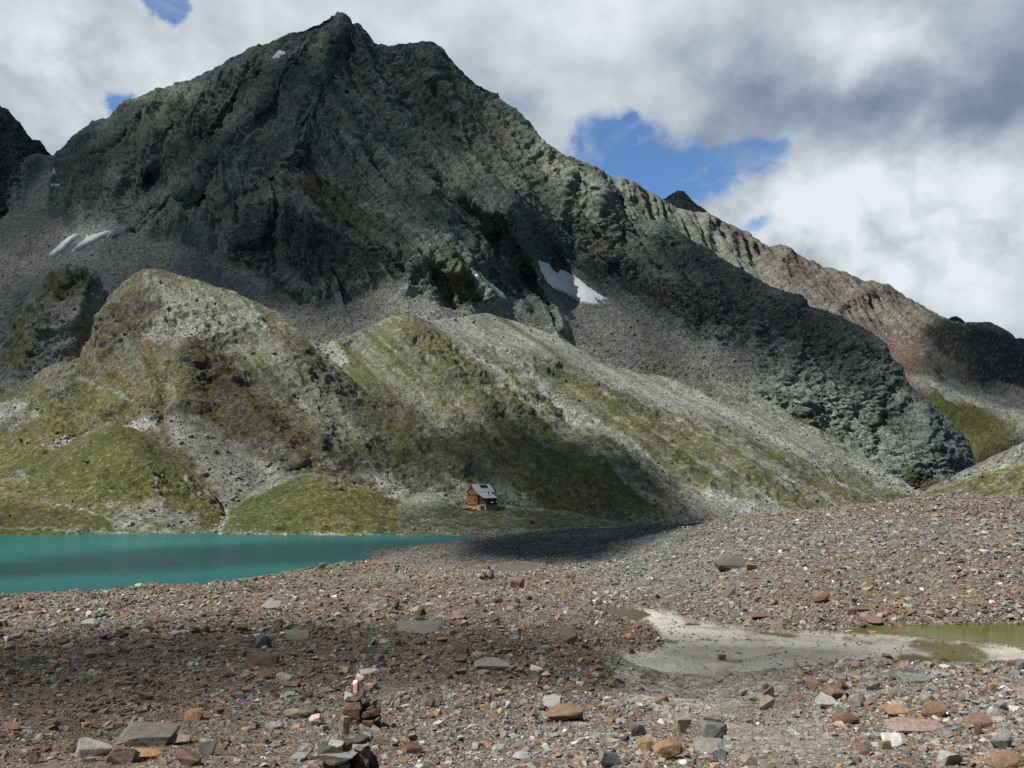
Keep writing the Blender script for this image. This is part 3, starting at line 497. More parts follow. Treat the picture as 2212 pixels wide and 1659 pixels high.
sheet('hills', [(425,1160,330),(440,1150,345),(480,1112,368),(510,1085,380),(540,1062,388),(570,1046,392),(600,1034,396),(630,1027,398),(660,1023,400),(690,1025,400),(720,1030,400),(760,1046,398),(800,1062,398),(830,1074,400),(850,1080,402),(875,1076,410),(900,1068,415),(930,1064,418),(960,1062,420),(985,1076,414),(1005,1090,411),(1040,1093,410),(1075,1091,411),(1100,1089,412),(1140,1094,414),(1200,1102,416),(1260,1112,416),(1350,1130,412),(1440,1144,405),(1500,1160,396)],
 [(425,1166,316),(470,1156,317),(560,1159,312),(650,1162,309),(830,1168,304),(900,1172,300),(1010,1172,292),(1300,1200,300),(1500,1200,310)], [(660,1090,355),(800,1120,345),(940,1110,370),(1040,1104,393),(1100,1130,355),(1300,1150,350),(860,1140,325)], hill_disp(.8, 1.1, .7, 141, [[(1000,1086),(1110,1084),(1110,1100),(1000,1104)]]), knoll2_alb,
 lambda px, py: sumshade(px, py, .04, [([(870,1105),(930,1085),(990,1088),(1050,1090),(1090,1095),(1300,1090),(1520,1150),(1520,1200),(1000,1175),(880,1170),(830,1135)], .62, 14), ([(1100,1090),(1300,1090),(1520,1150),(1520,1200),(1200,1170)], .9, 14), ([(820,1090),(850,1120),(830,1165),(800,1150)], .4, 10)]), M_MID, 425, 1500, 1.5, [([(860,1080),(830,1120),(830,1165)],12,-4),([(930,1090),(960,1140)],20,4)], (1.0, 14), 40)
# rocky green rise on the right
def rise_alb(V, px, py, N, d):
    it = [('G', [(1780,1130),(1990,1070),(2060,1040),(2212,990),(2420,940),(2420,1120)], .62, 14), ('B', [(1900,1085),(1990,1068),(2010,1075),(1960,1095)], .8, 8), ('P', [(2040,1045),(2120,1005),(2212,965),(2420,900),(2420,960),(2200,1010),(2080,1050)], .62, 12), ('P', [(2160,1060),(2230,1020),(2420,980),(2420,1060)], .5, 16), ('R', [(1930,1085),(2010,1070),(2060,1065),(1990,1095)], .6, 8)]
    return dress(V, px, py, N, (.165,.17,.13), (.135,.14,.11), cover(px, py, it, 8, 34, 29), 6, .22, 800, steep=.3)
sheet('hills', [(1760,1120,300),(1820,1104,300),(1860,1096,300),(1900,1090,298),(1950,1082,296),(1985,1074,294),(2010,1056,292),(2030,1046,290),(2060,1030,288),(2085,1016,286),(2110,1006,284),(2135,992,282),(2160,980,280),(2185,970,278),(2212,958,275),(2300,925,270),(2420,890,265)],
 [(1760,1150,230),(1900,1130,220),(2060,1120,215),(2212,1120,205),(2420,1120,190)], [(2150,1040,250),(2050,1070,255)], hill_disp(.9, 1.3, .8, 151), rise_alb, lambda px, py: np.full(px.shape, .04), M_MID, 1760, 2420, 1.6, (), (1.2, 16), 40)
# ---------------------------------------------------------------- moraine ground
GP = [  # px, py, distance
 (300,1672,8),(1106,1676,8),(1900,1666,8),(740,1668,9),(2212,1666,8.6),(-100,1680,8),(775,1580,13.5),(740,1480,21),(740,1400,32),(740,1345,48),(740,1300,72),(740,1265,105),(760,1244,140),(800,1229,155),(800,1216,176),(850,1192,232),(880,1187,255),
 (0,1560,14),(0,1480,21),(0,1410,31),(0,1350,50),(0,1310,85),(0,1302,100),(0,1310,150),(0,1290,178),(-300,1640,10),(-300,1500,20),(-300,1400,34),(-300,1330,60),(-300,1330,150),(-300,1300,180),
 (350,1580,13),(350,1490,20),(350,1410,30),(350,1345,47),(350,1290,78),(350,1264,110),(350,1308,150),(350,1284,180),(540,1253,120),(540,1283,172),(540,1240,230),(700,1224,182),(700,1236,222),(620,1240,150),
 (1106,1590,12.5),(1106,1500,19),(1106,1430,28),(1106,1380,38),(1106,1330,54),(1106,1290,78),(1045,1248,112),(1106,1258,106),(1106,1234,149),(1106,1213,166),(1106,1200,180),(1106,1186,198),(1106,1170,226),(1106,1154,256),(1106,1157,300),(950,1176,268),(950,1190,225),(1010,1166,288),(1010,1182,212),(1010,1172,245),(1060,1160,262),(1200,1146,260),(930,1200,215),
 (1500,1590,12.3),(1500,1500,20),(1420,1500,26),(1320,1440,42),(1300,1312,60.5),(1250,1330,53),(1250,1400,33),(1560,1350,54),(1450,1400,47),(1600,1420,44.5),(1800,1363,52),(2212,1370,51),(2000,1400,46.9),(1800,1440,42.4),(2000,1444,41.8),(2212,1443,42),
 (1860,1432,31.5),(1700,1480,28),(2100,1444,30.5),(1850,1500,22),(1850,1580,14),(2212,1436,33),(2212,1520,19),(2212,1590,13),(1600,1540,20),(2420,1440,33),(2420,1660,8.6),
 (1300,1262,90),(1300,1236,120),(1300,1216,150),(1300,1182,210),(1300,1142,272),(1420,1300,64),(1420,1252,85),(1420,1214,110),(1420,1176,150),(1420,1150,200),(1420,1142,240),
 (1560,1340,56),(1560,1290,65),(1560,1240,80),(1560,1190,100),(1560,1152,130),(1560,1131,160),(1560,1136,200),(1700,1340,56),(1700,1270,63),(1700,1200,80),(1700,1140,108),(1700,1113,140),(1850,1345,55),(1850,1300,58.5),(1850,1250,65),(1850,1200,74.5),(1850,1150,88),(1850,1104,118),(1850,1096,135),
 (2100,1345,54.5),(2100,1280,59),(2100,1200,67),(2100,1130,80),(2100,1086,100),(2100,1082,118),(2260,1345,54.5),(2260,1270,60),(2260,1180,70),(2260,1110,84),(2260,1086,104),(2420,1345,54),(2420,1200,66),(2420,1090,100),
 (1700,1120,200),(1850,1112,200),(2100,1100,190),(2300,1100,190),(1560,1150,300),(1420,1158,330),(1200,1168,340),(1850,1130,300),(2200,1130,300),(1106,1164,345),(1200,1152,300),(1300,1150,310)]
_g = np.array(GP, float)
_gx = (_g[:,0]-CX)/F*_g[:,1+1]; _gz = (HY-_g[:,1])/F*_g[:,2]
extra = np.array([(-300,-15,-3.2),(0,-15,-1.5),(12,-15,-2.0),(0,0,-1.62),(-6,0,-1.8),(6,0,-1.7),(0,4,-2.0),(-4,4.5,-2.1),(5,4.5,-2.05),(-120,330,-26),(-60,330,-26),(-40,300,-25),(-250,300,-26),(-100,200,-24.6),(-160,200,-25),(-60,240,-24),(-60,400,-27),(-300,400,-30),(60,420,-27),(200,420,-26),(-40,12,-4.5),(40,12,-4)], float)
extra[0,0] = -30
GX = np.concatenate([_gx, extra[:,0]]); GY = np.concatenate([_g[:,2], extra[:,1]]); GZ = np.concatenate([_gz, extra[:,2]])
def gcoord(X, Y):
    a = np.maximum(Y, -20)+26
    return np.stack([X/a*1.6, np.log(a)], -1)
_gt = TPS(gcoord(GX, GY), GZ/(np.maximum(GY, 0)+12), 3e-4)
SAND = [(1372,1316),(1420,1319),(1470,1326),(1482,1333),(1560,1350),(1650,1360),(1740,1366),(1850,1368),(1950,1372),(2050,1384),(2150,1390),(2212,1402),(2420,1400),(2420,1446),(2100,1448),(1950,1442),(1850,1454),(1700,1460),(1560,1474),(1450,1480),(1335,1486),(1312,1445),(1322,1420),(1400,1412),(1440,1395),(1420,1370),(1390,1345)]
POND = [(1830,1362),(1880,1354),(1940,1351),(2000,1350),(2100,1349),(2212,1350),(2420,1352),(2420,1400),(2212,1401),(2150,1389),(2050,1383),(1950,1371),(1880,1366)]
PUDDLE = [(1288,1315),(1310,1311),(1345,1312),(1378,1316),(1396,1323),(1404,1330),(1380,1341),(1350,1347),(1322,1338),(1303,1327)]
TARN = [(1056,1238),(1066,1226),(1090,1219),(1120,1216),(1160,1218),(1174,1224),(1150,1236),(1110,1244),(1070,1247)]
GREENTARN = [(762,1250),(776,1244),(800,1241),(830,1239),(862,1239),(858,1243),(830,1247),(800,1252),(775,1255)]
BAYS = [(1172,1216),(1200,1214),(1230,1222),(1200,1236),(1150,1244)]
FLATS = [(SAND, -9.3, 12), (POND, -9.38, 7), (PUDDLE, -9.40, 6), (TARN, -16.5, 4), (GREENTARN, -16.58, 3.5)]
def gpix(X, Y, Z): return CX+F*X/np.maximum(Y,1), HY-F*Z/np.maximum(Y,1)
def ground_base(X, Y):
    Z = _gt(gcoord(X, Y))*(np.maximum(Y, 0)+12)
    return Z
def ground_full(X, Y):
    Z = ground_base(X, Y)
    far = np.clip(Y/60, .12, 1.6)
    P = np.stack([X, Y, X*0], -1).astype(np.float32)
    d = (.35*fbm(P, 9, 3, 901)+.75*fbm(P, 26, 3, 902)*np.clip(Y/50,.1,1.5)+.11*fbm(P, 1.8, 4, 903, .6)*np.clip(Y/15,.5,2.2)+.20*ridged(P, 4.5, 3, 904)*np.clip(Y/60,.15,2))*sstep(2, 14, Y)
    px, py = gpix(X, Y, Z)
    vis = (Y > 3)
    n = np.stack([px, py*1.0, px*0], -1)
    wx = px+7*fbm(n, 40, 4, 911); wy = py+3.0*fbm(n+7, 40, 4, 912)
    m = np.zeros(len(X))
    flat = np.zeros(len(X))
    Z = Z+d
    for poly, lev, fe in FLATS:
        yr = {-9.3:(36,70),-9.38:(40,66),-9.40:(46,74),-16.5:(118,190),-16.58:(112,185)}[lev]
        ly_ = HY-F*lev/np.maximum(Y,1); wy = ly_+3.0*fbm(np.stack([px, ly_, px*0], -1)+7, 40, 4, 912)
        gate = sstep(yr[0]-3, yr[0], Y)*sstep(yr[1]+4, yr[1], Y)
        if lev == -9.3:
            w = pmask(wx, wy, poly, fe)*gate
            Z = Z*(1-w)+(lev+.03*fbm(P, 4, 3, 921))*w
        else:
            sd = np.full(len(X), -99.0); k = gate > 0
            sd[k] = poly_sd(wx[k], wy[k], poly)
            wo = sstep(-2.4*fe, -.7*fe, sd)*gate; w = sstep(-.35*fe, .6*fe, sd)*gate
            Z = Z*(1-wo)+(lev+.07+.04*fbm(P, 3, 3, 922))*wo-.30*w
        m = np.maximum(m, w)
    px, py = gpix(X, Y, Z)
    return Z, px, py, m
ys = [-16.0]
while ys[-1] < 420:
    y = ys[-1]; ys.append(y+(1.2 if y < 3 else (.03+.0052*y if y < 60 else .0052*y*1.0+.03)))
ys = np.array(ys)
acol = np.linspace(-1.0, 1.0, 820)
Yg = np.broadcast_to(ys[:,None], (len(ys), len(acol))).ravel()
Xg = (acol[None,:]*(.70*np.maximum(ys,0)+14)[:,None]).ravel()
Zg, gpx, gpy, gflat = ground_full(Xg, Yg)
print('ground grid', len(ys), len(acol), round(time.time()-T0,1))
GV = np.stack([Xg, Yg, Zg], -1).astype(np.float32)
GZg = Zg.reshape(len(ys), len(acol))
def ground_at(X, Y):
    X = np.atleast_1d(np.asarray(X, float)); Y = np.atleast_1d(np.asarray(Y, float))
    r = np.interp(Y, ys, np.arange(len(ys))); i = np.clip(r.astype(int), 0, len(ys)-2); fr = r-i
    a = X/(.70*np.maximum(Y,0)+14); c = np.clip((a+1)/2*(len(acol)-1), 0, len(acol)-1.001); j = c.astype(int); fc = c-j
    return GZg[i,j]*(1-fr)*(1-fc)+GZg[i+1,j]*fr*(1-fc)+GZg[i,j+1]*(1-fr)*fc+GZg[i+1,j+1]*fr*fc
def hit_ground(px, py):
    """first point of the moraine met along a bearing"""
    yy = np.concatenate([np.linspace(4, 60, 900), np.linspace(60, 330, 1400)])
    z = ground_at((px-CX)/F*yy, yy); ray = (HY-py)/F*yy
    k = np.argmax(z > ray) if (z > ray).any() else len(yy)-1
    return Vector(((px-CX)/F*yy[k], yy[k], z[k]))
# regional tint of the debris: (polygon, colour)
def gtint(px, py, P):
    n1 = fbm(P, 14, 4, 931); n2 = fbm(P, 3.0, 4, 932)
    rust = np.clip(.30+.55*n1, 0, 1)
    n = np.stack([px, py, px*0], -1); wx = px+30*fbm(n, 120, 4, 941); wy = py+14*fbm(n+3, 120, 4, 942)
    grey = np.zeros(len(px)); 
    for poly, w, fe in [([(1240,1140),(1560,1120),(1660,1140),(1660,1200),(1500,1280),(1300,1270),(1240,1220)], .85, 22), ([(1640,1130),(2212,1120),(2420,1130),(2420,1180),(1900,1190),(1640,1210)], .6, 18), ([(780,1180),(1100,1150),(1420,1140),(1400,1215),(900,1225)], .55, 14), ([(1600,1440),(2212,1440),(2420,1660),(1900,1540)], .4, 40), ([(900,1560),(1400,1560),(1500,1680),(900,1680)], .25, 40)]:
        grey = np.maximum(grey, pmask(wx, wy, poly, fe)*w)
    for poly, w, fe in [([(-100,1480),(420,1470),(560,1560),(420,1680),(-100,1680)], .75, 40), ([(400,1260),(900,1240),(1280,1300),(1400,1420),(1200,1500),(900,1460),(400,1420)], .5, 40), ([(1700,1240),(2300,1240),(2420,1340),(1700,1350)], .42, 30), ([(1900,1086),(2420,1080),(2420,1120),(1850,1120)], .55, 16), ([(1740,1470),(2300,1460),(2300,1600),(1900,1560)], .5, 30), ([(0,1380),(500,1360),(600,1450),(0,1470)], .25, 30)]:
        rust = np.maximum(rust, pmask(wx, wy, poly, fe)*w)
    return rust*(1-grey), grey, n1, n2
rust, grey, n1, n2 = gtint(gpx, gpy, GV)
galb = np.broadcast_to(np.array((.168,.150,.118), np.float32), GV.shape).copy()
galb = mixc(galb, (.170,.126,.090), np.clip(rust*.9, 0, 1)); galb = mixc(galb, (.155,.165,.155), grey)
galb *= .95*np.clip(1+.35*n2+.25*n1, .5, 1.6)[:,None]
wn = np.stack([gpx, gpy, gpx*0], -1); wpx = gpx+8*fbm(wn, 30, 4, 951); wpy = gpy+4*fbm(wn+5, 30, 4, 952)
sand = pmask(gpx+22*fbm(wn, 60, 5, 911), gpy+8*fbm(wn+7, 60, 5, 912), SAND, 10)*sstep(33, 37, Yg)*sstep(74, 68, Yg)
sandc = np.array((.47,.455,.385), np.float32)*(1+.30*fbm(GV*np.array([.5,1,1],np.float32), 2.6, 5, 955)+.10*fbm(GV, .5, 3, 956))[:,None]
sand2 = np.maximum(pmask(wpx, wpy, [(1318,1462),(1480,1462),(1720,1450),(1690,1500),(1600,1530),(1460,1545),(1340,1510)], 22)*.95, pmask(wpx, wpy, [(1300,1405),(1420,1400),(1400,1480),(1320,1490)], 14)*.9)*(Yg > 10)
sand2 = np.maximum(sand2, pmask(wpx, wpy, [(1560,1560),(1760,1540),(1800,1600),(1900,1640),(1600,1660)], 30)*.35*(Yg > 5))
galb = mixc(galb, (.36,.345,.29), np.clip(sand2*(1+.8*fbm(GV, 1.5, 4, 957)), 0, 1)); galb = galb+(sandc-galb)*(sand*np.clip(1.05+.5*fbm(GV, 3.5, 5, 958), 0, 1))[:,None]
for poly in (TARN, GREENTARN, [(900,1252),(980,1238),(1060,1228),(1060,1250),(1000,1254)], [(760,1252),(860,1236),(980,1240),(900,1256)]):
    w = pmask(wpx, wpy, poly, 7)*sstep(95, 115, Yg)*.8; galb = mixc(galb, (.25,.235,.185), w)
# moss and thin turf in the hollows
moss_n = fbm(GV*np.array([1,.55,1],np.float32), 2.4, 5, 961)
for poly, w0, fe in [([(1880,1380),(2040,1385),(2140,1400),(2140,1432),(1900,1444),(1960,1410)], .62, 14), ([(1560,1352),(1720,1360),(1760,1380),(1620,1390),(1540,1375)], .42, 12), ([(1420,1380),(1480,1384),(1460,1396)], .5, 5), ([(1290,1420),(1320,1440),(1350,1480),(1310,1470),(1285,1440)], .75, 7), ([(220,1350),(300,1346),(290,1362),(220,1366)], .75, 5), ([(170,1360),(300,1360),(280,1378),(180,1374)], .45, 8), ([(1560,1255),(1720,1240),(1760,1290),(1620,1310)], .42, 25), ([(1840,1340),(1990,1335),(2212,1335),(2212,1352),(1840,1360)], .6, 7), ([(1900,1290),(1960,1290),(1980,1320),(1920,1330)], .4, 14), ([(0,1560),(300,1520),(400,1600),(0,1640)], .40, 30), ([(450,1480),(700,1470),(700,1520),(450,1530)], .36, 25), ([(1420,1310),(1700,1340),(1880,1362),(1880,1372),(1700,1362),(1480,1330)], .5, 5), ([(1760,1540),(1900,1520),(1960,1560),(1800,1580)], .42, 20), ([(1100,1240),(1400,1280),(1300,1420),(1000,1380)], .2, 40)]:
    w = pmask(wpx, wpy, poly, fe)*w0; w = sstep(.36, .62, w+.5*moss_n*(w > .02))*.9*(Yg > 4)
    galb = mixc(galb, (.095,.098,.028), w)
algae = pmask(wpx, wpy, [(2000,1372),(2120,1388),(2150,1400),(2090,1420),(1980,1430),(1930,1418),(1960,1400)], 8)*sstep(33,37,Yg)
galb = mixc(galb, (.16,.13,.062), algae*.8*sstep(-.3,.2,fbm(GV,3,4,966)))
for ln, w_, k_ in [([(1480,1352),(1600,1362),(1720,1372),(1800,1376)], 3.5, .5), ([(1500,1385),(1600,1380),(1700,1385)], 3, .45), ([(1560,1400),(1700,1402),(1840,1412)], 4, .35), ([(1820,1378),(1880,1384),(1930,1384)], 5, .7), ([(1500,1425),(1580,1428),(1640,1424)], 4, .5), ([(1860,1425),(1960,1418),(2060,1425),(2150,1422)], 4, .5), ([(1440,1375),(1520,1400),(1600,1430),(1560,1450)], 5, .35)]:
    w = np.exp(-(line_d(wpx, wpy, ln)/w_)**2)*k_*sstep(33,37,Yg)*sstep(74,68,Yg)*np.clip(.7+1.2*fbm(GV, 1.6, 4, 971), 0, 1.3); galb = mixc(galb, (.135,.125,.062), np.clip(w, 0, 1))
# wet rims
for poly, lev in ((POND,-9.3),(PUDDLE,-9.3)):
    w = pmask(wpx, wpy, poly, 5)*sstep(36,40,Yg)*sstep(72,66,Yg); galb = mixc(galb, (.085,.078,.02), w)
me = mesh_np('ground', GV, grid_faces(len(ys), len(acol)), [M_GND], {'alb':np.clip(galb, .01, .8), 'calm':np.clip(sand*.9, 0, 1)})
tag(link('ground', me), kind='structure')
F_SH = [([(820,1190),(860,1184),(900,1170),(1010,1156),(1300,1144),(1400,1139),(1452,1146),(1430,1160),(1390,1185),(1310,1213),(1200,1217),(1040,1207),(900,1204)], 1.0, 7),
 ([(-420,1395),(100,1378),(350,1366),(500,1342),(640,1336),(780,1350),(900,1372),(960,1400),(880,1430),(720,1442),(620,1472),(300,1498),(-420,1535)], .86, 14), ([(-200,1398),(300,1375),(560,1352),(760,1372),(800,1400),(600,1440),(300,1470),(0,1480)], .92, 16)]
gm = (Yg > 12) & (gpx > -200) & (gpx < 2400)
gw = sumshade(gpx, gpy, .02, F_SH)
sel = np.where(gm)[0][::5]
SPLAT_NEAR = [(GV[sel], gw[sel])]

# ---------------------------------------------------------------- water
def water_mat(name, body, rough, wav, amp, spec=.5, patchy=None):
    m, t = new_mat(name); out = t.n('ShaderNodeOutputMaterial'); b = t.n('ShaderNodeBsdfPrincipled')
    geo = t.n('ShaderNodeNewGeometry'); P = geo.outputs['Position']
    c = rgb(*body)
    if patchy:
        c = t.mix(t.mr(t.noise(P, 1/patchy[1], 4, .55, .6), .35, .68, 0, 1), rgb(*body), rgb(*patchy[0]))
    t.set(b.inputs['Base Color'], c); b.inputs['Roughness'].default_value = rough; b.inputs['IOR'].default_value = 1.33
    b.inputs['Specular IOR Level'].default_value = spec
    mp = t.n('ShaderNodeMapping', ins={'Scale':(1.0,2.0,1.0)}); t.set(mp.inputs[0], P)
    bp = t.n('ShaderNodeBump', ins={'Strength':1.0,'Distance':amp}); t.set(bp.inputs['Height'], t.noise(mp.outputs[0], 1/wav, 4, .6))
    t.set(b.inputs['Normal'], bp.outputs[0]); t.set(out.inputs[0], b.outputs[0]); return m
def water(name, outline_xy, z, mat, label=None):
    bm = bmesh.new(); f = bm.faces.new([bm.verts.new((x, y, z)) for x, y in outline_xy])
    if f.normal.z < 0: bmesh.ops.reverse_faces(bm, faces=[f])
    bmesh.ops.triangulate(bm, faces=bm.faces)
    me = bpy.data.meshes.new(name); bm.to_mesh(me); bm.free(); me.materials.append(mat)
    return tag(link(name, me), kind='structure')
def px_outline(poly, z, grow=1.0):
    P = np.array(poly, float); c = P.mean(0); P = c+(P-c)*grow
    return [((x-CX)/(y-HY)*(-z), F*(-z)/(y-HY)) for x, y in P]
LAKE_Z = -22.0
nlx = np.linspace(-420, 40, 60); nly = np.linspace(110, 440, 60)
water('lake', [(-420,110),(-5,110),(-9,260),(-13,330),(-40,440),(-420,440)], LAKE_Z, water_mat('glacier_lake_water', (.011,.162,.158), .22, 1.3, .09, .22, ((.009,.115,.138), 45)))
water('pond', px_outline([(1815,1364),(1880,1349),(2000,1345),(2212,1345),(2440,1347),(2440,1404),(2212,1405),(2150,1394),(2050,1388),(1950,1377),(1880,1372)], -9.38), -9.38, water_mat('shallow_green_pond_water', (.085,.115,.012), .12, .5, .008, .12, ((.11,.10,.028), 3)))
water('pond', px_outline(PUDDLE, -9.40, 1.09), -9.40, water_mat('brown_puddle_water', (.11,.095,.045), .06, .4, .004, .5))
water('tarn', px_outline(TARN, -16.5, 1.07), -16.5, water_mat('silty_grey_tarn_water', (.215,.205,.175), .12, .5, .01, .4))
water('tarn', px_outline(GREENTARN, -16.58, 1.08), -16.58, water_mat('silty_green_tarn_water', (.21,.225,.14), .12, .5, .01, .4))
# shade lying on the lake
ly = np.linspace(150, 320, 160); lx = np.linspace(-200, 0, 160); LX, LY = np.meshgrid(lx, ly); LX, LY = LX.ravel(), LY.ravel()
lpx, lpy = gpix(LX, LY, LX*0+LAKE_Z); k = (lpx > -250) & (lpx < 1010)
LK_SH = [([(-300,1228),(-50,1222),(120,1200),(260,1186),(420,1178),(560,1180),(640,1196),(600,1212),(480,1222),(330,1238),(100,1246),(-300,1262)], 1.0, 6), ([(420,1178),(700,1170),(1010,1165),(860,1192),(700,1222),(560,1228),(520,1200)], .8, 7), ([(-300,1276),(200,1272),(500,1250),(700,1226),(700,1300),(-300,1310)], .3, 8)]
SPLAT_NEAR.append((np.stack([LX,LY,LX*0+LAKE_Z],-1)[k], sumshade(lpx, lpy, .03, LK_SH)[k]))
# ---------------------------------------------------------------- sun, clouds, sky, camera
SUN_EL, SUN_AZ = math.radians(51), math.radians(27)      # from the left, slightly behind the photographer
SUN = Vector((-math.cos(SUN_EL)*math.cos(SUN_AZ), -math.cos(SUN_EL)*math.sin(SUN_AZ), math.sin(SUN_EL)))
L = bpy.data.lights.new('sun', 'SUN'); L.energy = 5.0; L.angle = math.radians(.55); L.color = (1, .965, .90)
lo = bpy.data.objects.new('sun', L); COL.objects.link(lo); lo.rotation_euler = SUN.to_track_quat('Z', 'Y').to_euler(); lo.location = SUN*500

def cloud_mat():
    m, t = new_mat('cloud_vapour'); out = t.n('ShaderNodeOutputMaterial')
    a = t.n('ShaderNodeAttribute', attribute_name='opacity'); geo = t.n('ShaderNodeNewGeometry')
    tr = t.n('ShaderNodeBsdfTransparent'); df = t.n('ShaderNodeBsdfDiffuse', ins={'Color':rgb(.93,.94,.96)}); tl = t.n('ShaderNodeBsdfTranslucent', ins={'Color':rgb(.25,.26,.28)})
    mx0 = t.n('ShaderNodeMixShader', ins={0:.35}); t.set(mx0.inputs[1], df); t.set(mx0.inputs[2], tl)
    mx = t.n('ShaderNodeMixShader'); t.set(mx.inputs[0], a.outputs['Fac']); t.set(mx.inputs[1], tr); t.set(mx.inputs[2], mx0)
    t.set(out.inputs[0], mx); m.use_transparent_shadow = True
    return m
M_CLOUD = cloud_mat()
def blur(A, k):
    for _ in range(k):
        B = A.copy(); B[1:-1,1:-1] = (A[1:-1,1:-1]*4+(A[:-2,1:-1]+A[2:,1:-1]+A[1:-1,:-2]+A[1:-1,2:])*2+A[:-2,:-2]+A[:-2,2:]+A[2:,:-2]+A[2:,2:])/16
        A = B
    return A
def cloud_bank(alt, cell, sets, thick, fillk, blurk, thr=.05):
    """a bank of cloud at one height whose shadow falls on the ground as the photo shows it"""
    S = np.array(SUN); pts, ws = [], []
    for P, w in sets:
        tt = (alt-P[:,2])/S[2]; pts.append((P+tt[:,None]*S)[:,:2]); ws.append(w)
    Q = np.concatenate(pts); W = np.concatenate(ws)
    x0, y0 = Q.min(0)-cell*10; nx, ny = ((Q.max(0)+cell*10-(x0,y0))/cell).astype(int)+1
    ix = ((Q-(x0,y0))/cell).astype(int)
    num = np.zeros((ny, nx)); den = np.zeros((ny, nx))
    np.add.at(num, (ix[:,1], ix[:,0]), W); np.add.at(den, (ix[:,1], ix[:,0]), 1.0)
    den = np.minimum(den, 1e9); cap = np.where(den > 0, num/np.maximum(den,1), 0); c = (den > 0)*1.0
    n_, d_ = cap*c, c                                  # spread into gaps
    n2, d2 = blur(n_, 1), blur(d_, 1)
    D = np.where(d2 > .02, n2/np.maximum(d2,.02), 0)
    for k in range(fillk):
        known = d2 > .02; n2, d2 = blur(np.where(known, D, 0), 2), blur(known*1.0, 2)
        D = np.where(known, D, np.where(d2 > .02, n2/np.maximum(d2,.02), 0)); d2 = np.maximum(known*1.0, d2)
    D = blur(D, blurk)
    gy, gx = np.mgrid[0:ny, 0:nx]; X = x0+(gx+.5)*cell; Y = y0+(gy+.5)*cell
    P = np.stack([X.ravel(), Y.ravel(), X.ravel()*0], -1).astype(np.float32)
    D = np.clip(D, 0, 1)
    keep = D > thr
    bump = (fbm(P, cell*9, 4, 71)*.5+.5).reshape(D.shape)
    idx = -np.ones(D.shape, int)
    cells = keep[:-1,:-1] | keep[1:,:-1] | keep[:-1,1:] | keep[1:,1:]
    used = np.zeros(D.shape, bool)
    for a, b in ((0,0),(0,1),(1,0),(1,1)): used[a:ny-1+a, b:nx-1+b] |= cells
    idx[used] = np.arange(used.sum()); n = used.sum()
    hT = thick*(.15+bump)*np.sqrt(np.clip(D,0,1)); hB = -thick*.10*np.sqrt(np.clip(D,0,1))
    dens = np.where(D > thr, 1-np.sqrt(np.clip(1-D, 0, 1)), 0)      # two skins multiply to the wanted shade
    VT = np.stack([X[used], Y[used], alt+hT[used]], -1); VB = np.stack([X[used], Y[used], alt+hB[used]], -1)
    cy_, cx_ = np.where(cells); q = np.stack([idx[cy_,cx_], idx[cy_,cx_+1], idx[cy_+1,cx_+1], idx[cy_+1,cx_]], -1)
    V = np.concatenate([VT, VB]); Fc = np.concatenate([q, q[:,::-1]+n])
    me = mesh_np('cloud', V, Fc, [M_CLOUD], {'opacity':np.concatenate([dens[used]]*2)})
    return tag(link('cloud', me), kind='structure')
low = lambda nm, P: nm == 'hills' and P[:,1].mean() < 680
near = list(SPLAT_NEAR)+[(P, w) for nm, P, w in SPLAT if low(nm, P)]
far = [(P, w) for nm, P, w in SPLAT if not low(nm, P)]
far += [(P[w < .3], w[w < .3]*0) for nm, P, w in SPLAT if low(nm, P)]
cloud_bank(820.0, 3.0, near, 60, 4, 1)
cloud_bank(3000.0, 9.0, far, 260, 6, 2)

w = bpy.data.worlds.new('World'); SC.world = w; w.use_nodes = True
t = NT(w.node_tree)
out = t.n('ShaderNodeOutputWorld'); bg = t.n('ShaderNodeBackground', ins={'Strength':.1})
sky = t.n('ShaderNodeTexSky', sky_type='NISHITA'); sky.sun_disc = False; sky.sun_elevation = SUN_EL
sky.sun_rotation = math.atan2(SUN.x, SUN.y); sky.altitude = 2500; sky.air_density = 1.0; sky.dust_density = .3; sky.ozone_density = 2.0
tc = t.n('ShaderNodeTexCoord'); D = tc.outputs['Generated']
nrm = t.n('ShaderNodeVectorMath', operation='NORMALIZE'); t.set(nrm.inputs[0], D); D = nrm.outputs[0]
sx = t.n('ShaderNodeSeparateXYZ'); t.set(sx.inputs[0], D)
warp = t.n('ShaderNodeTexNoise', ins={'Scale':7.0,'Detail':6.0,'Roughness':.6}); t.set(warp.inputs['Vector'], D)
wc = t.n('ShaderNodeSeparateColor'); t.set(wc.inputs[0], warp.outputs['Color'])
AZ0 = t.m('ARCTAN2', sx.outputs[0], sx.outputs[1]); EL0 = t.m('ARCSINE', sx.outputs[2])
AZ = t.m('MULTIPLY_ADD', t.m('SUBTRACT', wc.outputs[0], .5), .13, AZ0); EL = t.m('MULTIPLY_ADD', t.m('SUBTRACT', wc.outputs[1], .5), .10, EL0)
def azel(px, py):
    a = math.atan((px-CX)/F); return a, math.atan((HY-py)/F*math.cos(a))
def blob(px, py, rx, ry, rot=0.0, pw=1.0):
    a, e = azel(px, py); rx /= F; ry /= F; c, s = math.cos(math.radians(rot)), math.sin(math.radians(rot))
    dx = t.m('SUBTRACT', AZ, a); dy = t.m('SUBTRACT', EL, e)
    u = t.m('ADD', t.m('MULTIPLY', dx, c/rx), t.m('MULTIPLY', dy, s/rx)); v = t.m('ADD', t.m('MULTIPLY', dx, -s/ry), t.m('MULTIPLY', dy, c/ry))
    r2 = t.m('MULTIPLY_ADD', u, u, t.m('MULTIPLY', v, v))
    return t.m('EXPONENT', t.m('MULTIPLY', r2, -1.0))
